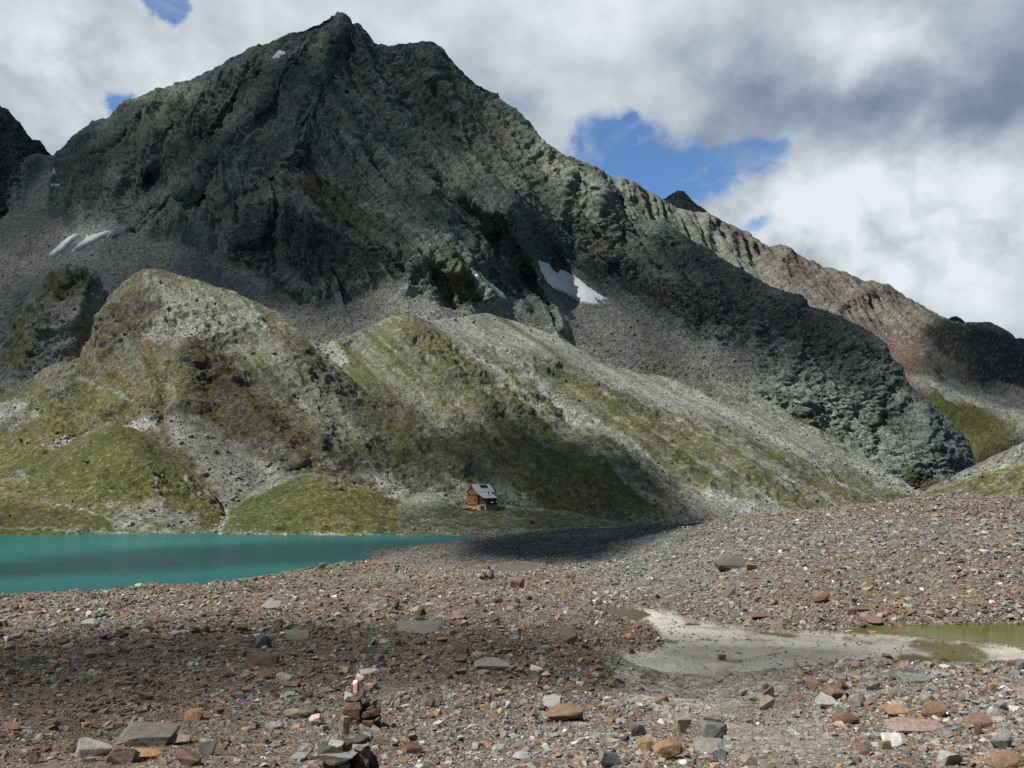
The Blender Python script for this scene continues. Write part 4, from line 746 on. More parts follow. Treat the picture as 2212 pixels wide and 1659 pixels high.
def total(items, base):
    s = base
    for (px, py, rx, ry, rot, wgt) in items: s = t.m('MULTIPLY_ADD', blob(px, py, rx, ry, rot), wgt, s)
    return s
mpv = t.n('ShaderNodeMapping', ins={'Scale':(1.0,1.0,1.25)}); t.set(mpv.inputs[0], D)
n_big = t.noise(mpv.outputs[0], 5.5, 9, .56, .25); n_fine = t.noise(mpv.outputs[0], 15, 8, .62, .3); n_bil = t.m('ABSOLUTE', t.m('SUBTRACT', t.noise(mpv.outputs[0], 9, 5, .55, .2), .5)); n_soft = t.noise(mpv.outputs[0], 2.6, 3, .5, .4)
# brightness of the cloud deck, direction by direction
bri = total([(150,120,330,220,0,.30),(330,250,140,70,30,.12),(20,20,160,80,0,.14),(800,100,500,160,0,.14),(1330,60,300,110,0,.20),(1900,110,150,60,-25,.36),(1830,130,60,50,0,.18),(1730,215,420,75,6,-.30),(2150,250,260,70,14,-.30),(1500,190,220,60,-20,-.12),(2150,60,200,120,0,.02),(1780,440,260,75,10,.50),(2080,440,330,80,0,.40),(2212,520,200,120,0,.28),(1900,560,160,40,0,.30),(1440,235,130,70,-30,.25),(1800,560,200,40,8,-.16),(2000,640,300,60,20,.16),(1400,120,300,80,0,.06),(60,330,140,70,0,.12),(1080,250,120,80,0,-.08)], .40)
bri = t.m('ADD', bri, t.m('MULTIPLY', t.m('SUBTRACT', n_big, .5), .80)); bri = t.m('ADD', bri, t.m('MULTIPLY', t.m('SUBTRACT', n_fine, .5), .20)); bri = t.m('ADD', bri, t.m('MULTIPLY', t.m('SUBTRACT', n_soft, .5), .25))
bri = t.m('ADD', bri, t.m('MULTIPLY', t.m('SUBTRACT', .10, n_bil), .75))
off = t.n('ShaderNodeVectorMath', operation='ADD'); t.set(off.inputs[0], mpv.outputs[0]); off.inputs[1].default_value = (-.02, 0, .05)
rel = t.m('SUBTRACT', t.noise(mpv.outputs[0], 6.0, 8, .52, .0), t.noise(off.outputs[0], 6.0, 8, .52, .0))
bri = t.m('ADD', bri, t.m('MULTIPLY', rel, 1.15))
reg = t.m('MINIMUM', total([(1800,470,320,130,0,.9),(2100,560,260,150,0,.9),(200,130,320,200,0,.8),(1870,110,120,90,0,.7)], 0.0), 1.0)
bil2 = t.m('ABSOLUTE', t.m('SUBTRACT', t.noise(D, 13, 6, .52, .0), .5)); bil3 = t.m('ABSOLUTE', t.m('SUBTRACT', t.noise(off.outputs[0], 20, 6, .55, .0), .5))
puff = t.m('ADD', t.m('MULTIPLY', t.m('SUBTRACT', bil2, .085), 1.9), t.m('MULTIPLY', t.m('SUBTRACT', bil3, .085), .9))
bri = t.m('ADD', bri, t.m('MULTIPLY', puff, reg))
hi = t.m('MAXIMUM', t.ss(EL0, .60, .85), t.ss(t.m('ABSOLUTE', AZ0), .62, 1.0))
cr = t.n('ShaderNodeValToRGB'); t.set(cr.inputs[0], bri)
e = cr.color_ramp.elements; e[0].position = 0.0; e[0].color = rgb(.185,.245,.34); e[1].position = 1.0; e[1].color = rgb(.78,.82,.87)
for p, c in ((.25,(.30,.365,.455)),(.5,(.47,.535,.59)),(.75,(.635,.69,.735))):
    q = e.new(p); q.color = rgb(*c)
hole = total([(1290,325,80,60,0,.72),(1400,350,140,66,-14,.72),(1570,355,125,44,6,.70),(1640,312,45,18,0,.5),(1350,270,40,25,0,.35),(1470,420,80,30,0,.6),(1650,500,80,18,14,.40),(1740,530,50,12,10,.30),(372,18,34,36,0,1.0),(352,2,26,18,0,.5),(265,215,22,16,0,.55),(285,235,60,40,-30,.28),(1300,345,26,14,20,-.5),(1510,385,70,18,25,-.55),(1385,300,60,14,-20,-.2)], 0.0)
hole = t.m('ADD', hole, t.m('MULTIPLY', t.m('SUBTRACT', n_fine, .5), 1.25)); hole = t.m('ADD', hole, t.m('MULTIPLY', t.m('SUBTRACT', n_big, .5), .35))
veil = t.ss(t.noise(mpv.outputs[0], 11, 7, .62, .5), .42, .66)
hm = t.m('MULTIPLY', t.ss(hole, .16, .62), t.m('SUBTRACT', 1.0, t.m('MULTIPLY', veil, .45)))
blue = t.n('ShaderNodeVectorMath', operation='MULTIPLY'); t.set(blue.inputs[0], sky.outputs[0]); blue.inputs[1].default_value = (.95,1.2,1.38)
cl = t.n('ShaderNodeVectorMath', operation='SCALE'); t.set(cl.inputs[0], cr.outputs[0]); cl.inputs['Scale'].default_value = 10.0
over = t.n('ShaderNodeVectorMath', operation='SCALE'); t.set(over.inputs[0], cl.outputs[0]); t.set(over.inputs['Scale'], t.mr(hi, 0, 1, .90, .23))
tint = t.mix(hi, rgb(1,1,1), rgb(.80,.98,1.22)); ov2 = t.mix(1.0, over.outputs[0], tint, 'MULTIPLY')
full = t.mix(hm, ov2, blue.outputs[0])
t.set(bg.inputs[0], full); t.set(out.inputs[0], bg)
w.cycles.sampling_method = 'MANUAL'; w.cycles.sample_map_resolution = 512

cam = bpy.data.cameras.new('camera'); cam.sensor_width = 36; cam.lens = 36*F/2212; cam.shift_y = (HY-829.5)/2212
cam.clip_end = 20000; cam.clip_start = .1
co = bpy.data.objects.new('camera', cam); COL.objects.link(co); co.rotation_euler = (math.radians(90), 0, 0); SC.camera = co
SC.view_settings.view_transform = 'Standard'; SC.view_settings.look = 'None'; SC.view_settings.exposure = .18; SC.view_settings.gamma = 1
SC.view_settings.use_curve_mapping = False
cy = SC.cycles; cy.max_bounces = 5; cy.diffuse_bounces = 3; cy.transparent_max_bounces = 12; cy.use_denoising = False; cy.caustics_reflective = False; cy.caustics_refractive = False
print('script done', round(time.time()-T0,1))
# ---------------------------------------------------------------- stones
def stone_mat(name, attr):
    m, t = new_mat(name); out = t.n('ShaderNodeOutputMaterial'); b = t.n('ShaderNodeBsdfPrincipled')
    tcn = t.n('ShaderNodeNewGeometry'); P = tcn.outputs['Position']
    if attr: c0 = t.n('ShaderNodeAttribute', attribute_name='alb').outputs['Color']
    else: c0 = t.n('ShaderNodeObjectInfo').outputs['Color']
    k = t.m('MULTIPLY', t.mr(t.noise(P, 11, 5, .65), .28, .72, .62, 1.34), t.mr(t.noise(P, 45, 3, .6), .25, .75, .78, 1.2))
    sc = t.n('ShaderNodeVectorMath', operation='SCALE'); t.set(sc.inputs[0], c0); t.set(sc.inputs['Scale'], k)
    st = t.ss(t.noise(P, 6.5, 4, .6, .8), .57, .70)                     # rusty staining
    col = t.mix(t.m('MULTIPLY', st, .42), sc.outputs[0], rgb(.22,.105,.05))
    li = t.ss(t.noise(P, 19, 3, .6), .63, .72); col = t.mix(t.m('MULTIPLY', li, .4), col, rgb(.30,.31,.26))
    t.set(b.inputs['Base Color'], col); b.inputs['Roughness'].default_value = .82; b.inputs['Specular IOR Level'].default_value = .25
    bp = t.n('ShaderNodeBump', ins={'Strength':.9,'Distance':.018}); t.set(bp.inputs['Height'], t.noise(P, 17, 6, .68)); t.set(b.inputs['Normal'], bp.outputs[0])
    t.set(out.inputs[0], b.outputs[0]); return m
M_STONE = stone_mat('weathered_stone', False); M_SCREE = stone_mat('scree_stone', True)
CLR = dict(grey=(.235,.235,.215), pale=(.36,.355,.32), bluegrey=(.16,.178,.178), greengrey=(.18,.20,.17), dark=(.075,.076,.072), tan=(.285,.235,.165), rust=(.205,.122,.076), deep=(.140,.078,.054), orange=(.31,.175,.085), pink=(.26,.195,.155), white=(.60,.59,.56), brown=(.15,.105,.075), ochre=(.37,.25,.11), teal=(.205,.238,.222))
def hull_pts(rng, kind, n):
    P = rng.uniform(-1, 1, (n, 3))
    if kind == 'round': P /= np.linalg.norm(P, axis=1, keepdims=True)+1e-6; P *= rng.uniform(.82, 1.0, (n,1))
    else:
        ax = rng.integers(0, 3, n); sg = rng.choice([-1, 1], n)
        P[np.arange(n), ax] = sg*rng.uniform(.85, 1.0, n)
        P *= rng.uniform(.8, 1.0, (n,1))
        if kind == 'wedge': P[:,2] *= np.where(P[:,2] > 0, np.clip(.55-.55*P[:,0], .06, 1.1), 1)
        if kind == 'slab': P[:,2] = np.sign(P[:,2])*np.abs(P[:,2])**.4
    return P
def hull_bm(P):
    bm = bmesh.new()
    for p in P: bm.verts.new(p)
    r = bmesh.ops.convex_hull(bm, input=bm.verts)
    bmesh.ops.delete(bm, geom=[v for v in bm.verts if not v.link_faces], context='VERTS')
    return bm
PROTO = []
for i in range(30):
    rng = np.random.default_rng(500+i); kind = ('block','slab','block','wedge','block')[i % 5]
    bm = hull_bm(hull_pts(rng, kind, 9 if i < 15 else 13)); bmesh.ops.triangulate(bm, faces=bm.faces)
    bm.verts.index_update()
    PROTO.append((np.array([v.co[:] for v in bm.verts], np.float32), np.array([[v.index for v in f.verts] for f in bm.faces], np.int32))); bm.free()
def hero_mesh(name, seed, kind, dims, disp=.05, cuts=2):
    rng = np.random.default_rng(seed)
    bm = hull_bm(hull_pts(rng, kind, {'round':26,'slab':16,'block':15,'wedge':15}[kind]))
    bmesh.ops.dissolve_limit(bm, angle_limit=math.radians(12), verts=bm.verts, edges=bm.edges)
    try: bmesh.ops.bevel(bm, geom=list(bm.edges), offset=.045, segments=1, affect='EDGES', clamp_overlap=True)
    except Exception: pass
    bmesh.ops.triangulate(bm, faces=bm.faces)
    for _ in range(cuts): bmesh.ops.subdivide_edges(bm, edges=[e for e in bm.edges if e.calc_length() > .22], cuts=1, use_grid_fill=True)
    bmesh.ops.triangulate(bm, faces=bm.faces)
    V = np.array([v.co[:] for v in bm.verts], np.float32); bm.verts.index_update()
    Fc = np.array([[v.index for v in f.verts] for f in bm.faces], np.int32); bm.free()
    d = disp*(fbm(V+seed*3.1, .8, 4, seed, .6)+.5*ridged(V*np.array([1,1,3],np.float32)+seed, .7, 3, seed+1))
    V = V*(1+d)[:,None]
    lo, hi_ = V.min(0), V.max(0); V = (V-(lo+hi_)/2)/((hi_-lo)/2)
    V = V*np.array(dims, np.float32)/2
    return mesh_np(name, V, Fc, [M_STONE], smooth=False)
def hero(px0, px1, py0, py1, clr, kind, label, roll=0, yaw=None, depth=.7, sink=.16, flat=1.0, name='rock', cat='rock', group=None):
    """a single rock that spans the given bearings where it lies on the moraine"""
    cx = (px0+px1)/2; g = hit_ground(cx, py1-(py1-py0)*.10)
    s = g.y/F; w = (px1-px0)*s; h = (py1-py0)*s*flat
    seed = int(px0*7+py0*13) % 9973
    lie = kind == 'slab' and not roll and depth == .7
    dd = min(w*1.1, 1.5*h) if lie else w*depth
    me = hero_mesh(name, seed, kind, (w, dd, h*(.42 if lie else 1+sink)))
    o = link(name, me); o.location = (g.x, g.y+dd*.25, g.z+h*(.40 if lie else (1+sink)*(.5-sink)))
    rg = random.Random(seed); o.rotation_euler = (math.radians(rg.uniform(16, 24) if lie else rg.uniform(-4, 8)), math.radians(roll), math.radians(rg.uniform(-14, 14) if yaw is None else yaw))
    c = CLR[clr] if isinstance(clr, str) else clr
    c = tuple(.78*a+.22*b_ for a, b_ in zip(c, (.20,.178,.145)))
    k = rg.uniform(.92, 1.08); k *= 1.06; o.color = (c[0]*k, c[1]*k, c[2]*k, 1)
    return tag(o, label, cat, group)
HEROES = [
 (247,376,1568,1616,(.165,.152,.130),'block','long grey block with a dark cracked end in the lower left'), (165,237,1603,1642,'pale','wedge','pale grey wedge-shaped rock below the long cracked grey block'), (285,349,1617,1644,'orange','slab','bright orange rock lying below the long cracked grey block'),
 (228,292,1618,1655,'brown','block','dark brown overhanging rock left of the bright orange rock'), (379,431,1620,1658,'deep','wedge','dark rusty pointed rock near the bottom edge, right of the bright orange rock'), (426,466,1607,1634,'dark','block','nearly black angular rock beside a tuft of grass, lower left'),
 (393,437,1537,1559,'orange','block','orange-brown lump of rock above the long cracked grey block'), (61,97,1529,1551,'rust','wedge','rusty wedge of rock lying alone near the left edge'), (297,329,1496,1513,'rust','wedge','rust-brown rock tilted in the shaded band of scree, left'), (0,42,1560,1581,'rust','slab','flat rusty slab cut off by the left edge'),
 (555,586,1450,1468,'rust','slab','rusty flat rock just left of a pale blue-grey rock'), (595,633,1459,1481,'pale','block','pale blue-grey rock with a dark right side, up-slope left of the painted cairn'), (611,646,1470,1487,'rust','slab','orange-red slab lying under the pale blue-grey rock'), (610,664,1535,1557,'tan','round','rounded tan rock just left of the red painted round stone'),
 (570,612,1562,1577,'teal','slab','flat greenish blue slab left of the lower cairn'), (628,666,1626,1645,'teal','slab','small greenish slab left of the lower cairn at the bottom edge'), (55,84,1625,1653,'rust','block','rusty block in the bottom left corner'), (340,410,1590,1613,'pink','slab','pinkish flat slab right of the long cracked grey block'),
 (529,599,1414,1442,'deep','wedge','dark rusty slab tilted up in the shaded scree, left of centre'), (563,607,1299,1318,'grey','slab','large grey slab on the bank above the lake'), (174,212,1337,1353,'pale','slab','pale slab lying alone on the bright bank near the lake, left'), (178,229,1401,1418,'bluegrey','slab','blue-grey slab in the shaded band at the left'), (551,586,1374,1403,'bluegrey','wedge','blue-grey tilted rock in the shaded scree below the bank'), (612,666,1363,1383,'grey','slab','broad grey slab at the upper edge of the shaded band'),
 (687,707,1217,1231,'dark','block','dark boulder at the edge of the lake'), (286,306,1261,1272,'pale','slab','pale slab on the skyline of the bank above the lake'), (76,104,1360,1368,'bluegrey','slab','blue-grey flat rock low on the far left bank'),
 (850,954,1342,1373,'grey','slab','large flat grey slab in front of a thin cairn'), (1204,1250,1363,1393,'pink','round','large pinkish boulder with a rusty right side, mid-slope'), (972,1014,1388,1415,'deep','wedge','deep red-brown splintered rock right of the large flat slab'), (1024,1104,1423,1450,'grey','slab','long grey slab with a dark underside, mid-slope'),
 (1184,1261,1529,1563,'rust','block','big rusty rock with a dark purple right end, lower centre'), (1172,1217,1506,1535,'pale','slab','pale grey streaked block standing behind the big rusty rock'), (875,910,1605,1634,'deep','wedge','dark rusty pointed rock right of the lower cairn'), (1107,1148,1626,1646,'pale','slab','pale flat rock at the bottom edge, centre'), (1291,1352,1627,1662,'bluegrey','wedge','dark blue-grey leaning slab at the bottom edge, centre'),
 (1411,1477,1605,1646,'orange','round','large rounded orange boulder at the bottom, right of centre'), (1374,1410,1596,1629,'ochre','block','bright ochre block left of the large orange boulder'), (737,768,1416,1432,'dark','slab','dark flat rock in the shaded band above the painted cairn'), (775,816,1398,1413,'brown','block','brown block in the shaded band behind the painted cairn'), (1109,1124,1291,1305,'rust','block','small red block alone on the slope below the boulder carrying a cairn'),
 (776,820,1447,1460,'white','slab','white slab on the slope just behind the red and white marker'), (913,938,1504,1532,'greengrey','wedge','greenish triangular rock right of the painted cairn'), (1514,1572,1562,1600,'bluegrey','block','square dark blue-grey block at lower right of centre'), (1501,1568,1601,1632,'grey','slab','grey slab leaning below the square dark blue-grey block'), (1540,1571,1614,1644,'teal','wedge','blue-green wedge of rock below the square dark blue-grey block'),
 (1602,1636,1633,1656,'tan','block','cream coloured block at the bottom edge, right of centre'), (1459,1494,1551,1589,'tan','slab','tan slab tipped on edge left of the square blue-grey block'), (1515,1557,1542,1569,'pink','block','pinkish ochre block behind the square blue-grey block'), (1646,1665,1479,1497,'deep','round','dark red round stone at the edge of the sand flat'), (1646,1677,1489,1512,'grey','slab','narrow grey stick-like slab at the edge of the sand flat'), (1632,1678,1510,1536,'tan','slab','beige slab below the narrow stick-like slab'),
 (1413,1446,1505,1525,'rust','block','rusty block between the pinkish boulder and the sand flat'), (1624,1648,1456,1472,'tan','wedge','small tan pyramid of rock on the edge of the sand'), (1552,1568,1415,1428,'deep','block','small red rock alone out on the pale sand'), (1357,1396,1565,1594,'dark','block','almost black block behind the bright ochre block'),
 (1745,1784,1467,1494,'rust','wedge','rusty slab at the left foot of the rocky mound, right'), (1811,1839,1468,1495,'deep','block','red-brown cube on the rocky mound at right'), (1785,1851,1482,1511,'rust','wedge','long rusty slab tilted below the red-brown cube'), (1760,1807,1502,1534,'pale','slab','pale rock with a dark overhang on the rocky mound'), (1834,1873,1502,1532,'grey','round','rounded grey boulder on the rocky mound at right'), (1802,1852,1528,1570,'deep','slab','deep red slab tipped toward the viewer on the rocky mound'),
 (1754,1778,1536,1555,'pale','round','pale rounded stone left of the deep red tipped slab'), (1872,1902,1475,1494,'bluegrey','block','blue-grey layered block on top of the rocky mound'), (1802,1835,1455,1474,'teal','slab','light blue-grey slab near the crest of the rocky mound'), (1910,1961,1526,1551,'orange','slab','orange slab right of the rounded grey boulder'), (1994,2045,1522,1553,'rust','block','big rusty block at right with a small dark stone against it'), (1990,2019,1496,1530,'grey','wedge','grey pyramid-shaped rock standing behind the big rusty block'),
 (2083,2146,1543,1577,'rust','slab','broad rust-red slab near the right edge'), (2104,2127,1564,1591,'deep','block','dark rusty stone below the broad rust-red slab'), (2135,2158,1530,1549,'white','round','white rounded stone above the broad rust-red slab'), (2142,2186,1583,1624,'bluegrey','block','large blue-grey block near the right edge'), (2034,2085,1627,1658,'pale','wedge','dark sided rock with a flat pale top at lower right'), (2146,2222,1630,1664,'rust','round','big rust-red boulder in the bottom right corner'),
 (1909,1954,1587,1616,'white','slab','white-grey slab at lower right, with a dark chip in front'), (1853,1885,1608,1634,'rust','wedge','rusty wedge-shaped stone left of the small rusty cube, lower right'), (1901,1927,1604,1624,'rust','block','small rusty cube below the white-grey slab'), (2196,2218,1426,1453,'bluegrey','block','dark blue rock on the skyline of the mound at the right edge'), (1840,1864,1430,1446,'pink','slab','pinkish flat rock on the very crest of the rocky mound'), (1925,2036,1555,1588,'pink','slab','long low pinkish-brown slab at lower right'),
 (2136,2154,1479,1500,'orange','block','small bright orange stone near the right edge'), (1944,2008,1458,1479,'bluegrey','slab','broad bluish slab behind the crest of the rocky mound'), (2152,2178,1513,1538,'grey','round','rounded grey stone above the white rounded stone, right'), (1549,1617,1199,1230,'dark','slab','large tilted grey slab with a dark underside on the far mound'), (1611,1640,1217,1233,'pink','wedge','reddish rock right of the large tilted slab on the far mound'), (1755,1792,1279,1302,'rust','block','large rusty block on the slope above the sand flat'),
 (1846,1880,1306,1322,'deep','slab','deep red slab on the slope above the green pond'), (1876,1912,1333,1352,'rust','slab','rusty slab at the edge of the green pond'), (1568,1590,1269,1292,'bluegrey','block','blue-grey block on the slope above the sand flat'), (1666,1692,1344,1363,'pink','block','pinkish block on the far edge of the sand flat'), (1621,1668,1323,1338,'deep','slab','purple-brown slab on the slope behind the sand flat'), (1479,1510,1336,1352,'pink','slab','pinkish slab at the edge of the sand beside the brown puddle'),
 (1829,1852,1316,1330,'deep','block','dark red block left of the deep red slab above the green pond'), (731,757,1551,1596,'tan','slab','upright tan slab standing between the two nearest cairns'),
]
HERO_OBJ = []
for h in HEROES:
    x0, x1, y0, y1, c, k, lb = h
    roll = {'wedge':0}.get(k, 0); kw = {}
    if 'upright' in lb or 'on edge' in lb or 'stick' in lb: kw = dict(depth=.45, yaw=20)
    if 'stick' in lb: roll = -28
    if 'tilted grey slab with' in lb: roll = -16; kw = dict(depth=.8, flat=.62)
    if 'dark cracked end' in lb: kw = dict(flat=.72, sink=.35)
    if 'tipped toward' in lb: roll = -30; kw = dict(flat=.7)
    HERO_OBJ.append(hero(x0, x1, y0, y1, c, k, lb, roll, **kw))
EXCL = [(o.location.x, o.location.y, max(o.dimensions.x, .2)*.5) for o in HERO_OBJ]
print('heroes', len(HERO_OBJ), round(time.time()-T0,1))

# ---------------------------------------------------------------- cairns
def paint_mat():
    m, t = new_mat('trail_paint_on_stone'); out = t.n('ShaderNodeOutputMaterial'); b = t.n('ShaderNodeBsdfPrincipled')
    tcn = t.n('ShaderNodeTexCoord'); s = t.n('ShaderNodeSeparateXYZ'); t.set(s.inputs[0], tcn.outputs['Generated'])
    x = t.m('ADD', s.outputs[0], t.m('MULTIPLY', t.m('SUBTRACT', t.noise(tcn.outputs['Generated'], 7, 4, .6), .5), .10))
    red = t.m('SUBTRACT', 1.0, t.m('MULTIPLY', t.ss(x, .24, .28), t.m('SUBTRACT', 1.0, t.ss(x, .70, .74))))
    c = t.mix(red, rgb(.82,.80,.80), rgb(.50,.06,.045))
    worn = t.ss(t.noise(tcn.outputs['Generated'], 9, 5, .7), .60, .68); c = t.mix(t.m('MULTIPLY', worn, .8), c, rgb(.25,.23,.20))
    t.set(b.inputs['Base Color'], c); b.inputs['Roughness'].default_value = .55; t.set(out.inputs[0], b.outputs[0]); return m
M_PAINT = paint_mat()
def cstone(parent, name, loc, dims, clr, seed, rot=(0,0,0), kind='block', mat=None):
    me = hero_mesh(name, seed, kind, dims, .06, 1)
    if mat: me.materials[0] = mat
    o = link(name, me, parent); o.location = loc; o.rotation_euler = [math.radians(r) for r in rot]
    c = CLR[clr]; o.color = (c[0], c[1], c[2], 1); return o
def cairn(px, py, wpx, hpx, label, seed, clrs=('brown','deep','rust','dark'), marker=None, slim=False):
    g = hit_ground(px, py); s = g.y/F; W, H = wpx*s, hpx*s
    root = tag(empty('cairn', g), label, 'cairn', 'stone cairns marking the path')
    rg = random.Random(seed); n = max(3, min(7, int(H/(.16*W+.02)))); z = -.06*H; k = 0
    for i in range(n):
        f = i/max(1, n-1); lw = W*(1-.62*f) if not slim else W*(.9-.35*f); lh = H*1.06/n
        m = 1 if (slim or f > .72) else (3 if f < .45 else 2)
        for j in range(m):
            dx = (j-(m-1)/2)*lw/m*.95
            cstone(root, 'stone', (dx+rg.uniform(-.06,.06)*lw, rg.uniform(-.15,.15)*lw, z+lh*.5), (lw/m*1.18*rg.uniform(.9,1.1), lw*rg.uniform(.6,.85), lh*1.12*rg.uniform(.9,1.1)), rg.choice(clrs), seed*31+k, (rg.uniform(-6,6), rg.uniform(-8,8), rg.uniform(-20,20)), 'slab' if not slim else 'block'); k += 1
        z += lh*.97
    if marker == 'white': cstone(root, 'marker_stone', (-.1*W, -.05*W, z+.14*H), (.20*W, .16*W, .34*H), 'white', seed+900)
    if marker == 'face': cstone(root, 'marker_stone', (-.12*W, -.22*W, z-.12*H), (.26*W, .16*W, .12*H), 'white', seed+900)
    return root
# nearest cairn with the striped marker
g = hit_ground(778, 1569); s = g.y/F
c1 = tag(empty('cairn', g), 'tall cairn of rusty stones topped by a red and white striped stone', 'cairn', 'stone cairns marking the path')
def P2(px, py): return ((px-778)*s, (1569-py)*s)
for i, (x0, x1, y0, y1, c, k, dy, ry) in enumerate([(748,800,1545,1571,'brown','block',.02,0),(790,822,1540,1572,'dark','block',.05,0),(770,812,1556,1573,'grey','block',-.10,5),(762,800,1528,1555,'dark','slab',.02,-6),(744,781,1522,1548,'deep','block',-.08,-4),(750,776,1532,1552,'rust','block',-.13,3),(778,812,1518,1545,'dark','block',.04,8),(786,806,1532,1548,'brown','block',-.10,10),(800,822,1528,1546,'deep','block',-.05,-8),(747,785,1514,1527,'brown','slab',-.06,-5),(776,802,1508,1526,'dark','round',.0,10),(792,812,1514,1528,'brown','block',.02,0),(750,779,1508,1518,'brown','slab',-.03,-3),(806,824,1544,1556,'brown','slab',-.06,4),(760,784,1548,1560,'brown','slab',-.14,0),(786,812,1550,1562,'brown','slab',-.13,-4)]):
    (ax, az), (bx, bz) = P2(x0, y1), P2(x1, y0)
    cstone(c1, 'stone', ((ax+bx)/2, dy, (az+bz)/2), ((bx-ax)*1.08, (bx-ax)*.9+.05, (bz-az)*1.1), c, 4000+i, (0, ry, random.uniform(-15,15)), k)
(ax, az), (bx, bz) = P2(744, 1519), P2(775, 1496)
cstone(c1, 'stone', ((ax+bx)/2, -.02, (az+bz)/2), (bx-ax, (bx-ax)*.8, (bz-az)*1.15), 'pale', 4100, (0,-6,8), 'wedge')
cstone(c1, 'stone', (P2(783,0)[0], .03, P2(0,1503)[1]), (14*s, 14*s, 16*s), 'brown', 4101)
(ax, az), (bx, bz) = P2(757, 1500), P2(775, 1473)
cstone(c1, 'marker_stone', ((ax+bx)/2, .04, (az+bz)/2), ((bx-ax), .08, (bz-az)*1.1), 'white', 4102, (-6,2,8), 'block', M_PAINT)
# cairn cut by the bottom edge
g = hit_ground(740, 1672); s = g.y/F
c2 = tag(empty('cairn', g), 'low cairn of dark flat slabs cut by the bottom edge', 'cairn', 'stone cairns marking the path')
def P3(px, py): return ((px-740)*s, (1672-py)*s)
for i, (x0, x1, y0, y1, c, k, dy, ry) in enumerate([(697,733,1634,1680,'brown','block',-.05,0),(728,762,1634,1684,'dark','block',.06,0),(735,760,1640,1662,'teal','round',-.10,0),(764,800,1632,1684,'dark','block',-.02,0),(772,802,1612,1640,'brown','block',-.02,0),(690,776,1617,1640,'grey','slab',-.06,-2),(690,767,1604,1624,'dark','slab',.0,3),(712,745,1598,1612,'pale','slab',-.08,4),(762,800,1604,1618,'grey','slab',-.03,-3),(762,796,1590,1608,'dark','round',.0,4),(790,802,1592,1606,'grey','block',.03,0),(714,732,1592,1604,'grey','round',.03,0),(790,812,1630,1684,'dark','block',.12,0)]):
    (ax, az), (bx, bz) = P3(x0, y1), P3(x1, y0)
    cstone(c2, 'stone', ((ax+bx)/2, dy, (az+bz)/2), ((bx-ax)*1.05, (bx-ax)*.8+.04, (bz-az)*1.08), c, 4200+i, (0, ry, random.uniform(-12,12)), k)
cairn(911, 1349, 22, 38, 'thin dark cairn standing behind the large flat grey slab', 51, marker='face', slim=True)
cairn(857, 1318, 21, 22, 'small brown cairn left of the thin dark cairn', 52, ('brown','tan','deep'))
cairn(1046, 1253, 22, 18, 'squat cairn with a white stone on top, before the grey tarn', 53, ('brown','tan','brown'), marker='white')
cairn(1056, 1236, 14, 13, 'small dark cairn on a pale boulder by the grey tarn', 54, ('dark','deep'))
cairn(1063, 1246, 11, 15, 'narrow black cairn right of the pale boulder by the grey tarn', 55, ('dark',), marker='face', slim=True)
cairn(1113, 1257, 10, 8, 'tiny cairn set on a rusty boulder, right of the grey tarn cairns', 56, ('grey','dark','brown'))
cairn(857, 1232, 18, 20, 'pale cairn beyond the green tarn, farthest to the left', 57, ('tan','grey','pale'))
for a in [(1100,1133,1252,1272,'rust','slab','rusty boulder carrying a tiny cairn on top'), (1050,1062,1232,1250,'teal','round','pale bluish boulder beneath the small dark cairn'), (1030,1042,1240,1252,'pale','round','pale boulder left of the squat cairn with a white top')]:
    HERO_OBJ.append(hero(*a[:6], a[6], depth=.8))
o = hero(759, 794, 1454, 1472, 'white', 'wedge', 'red and white painted stone lying loose behind the tall cairn', 14, depth=.4, name='painted_stone', cat='painted stone', flat=.75)
o.data.materials[0] = M_PAINT
o = hero(666, 700, 1546, 1571, 'pink', 'round', 'rounded stone with faded red and white trail paint', 0, depth=.8, name='painted_stone', cat='painted stone')
mm, t = new_mat('faded_trail_paint'); out = t.n('ShaderNodeOutputMaterial'); b = t.n('ShaderNodeBsdfPrincipled'); tcn = t.n('ShaderNodeTexCoord')
n_ = t.noise(tcn.outputs['Generated'], 3.2, 5, .65); c = t.mix(t.ss(n_, .50, .56), rgb(.50,.47,.43), rgb(.62,.20,.16)); c = t.mix(t.ss(t.noise(tcn.outputs['Generated'], 4.1, 4, .6, .5), .58, .62), c, rgb(.80,.79,.78))
t.set(b.inputs['Base Color'], c); b.inputs['Roughness'].default_value = .8; t.set(out.inputs[0], b.outputs[0]); o.data.materials[0] = mm

# ---------------------------------------------------------------- scattered scree
rng = np.random.default_rng(77)
GQ = GV.reshape(len(ys), len(acol), 3)
A0 = np.stack([gpx, gpy], -1).reshape(len(ys), len(acol), 2)
e1 = A0[:-1,1:]-A0[:-1,:-1]; e2 = A0[1:,:-1]-A0[:-1,:-1]
area = -(e1[...,0]*e2[...,1]-e1[...,1]*e2[...,0])
cxp, cyp = A0[:-1,:-1,0], A0[:-1,:-1,1]
okc = (GQ[:-1,:-1,1] > 4.2) & (cxp > -520) & (cxp < 2740) & (cyp < 1980) & (area > 0)
frame = (cxp > -70) & (cxp < 2285) & (cyp < 1740)
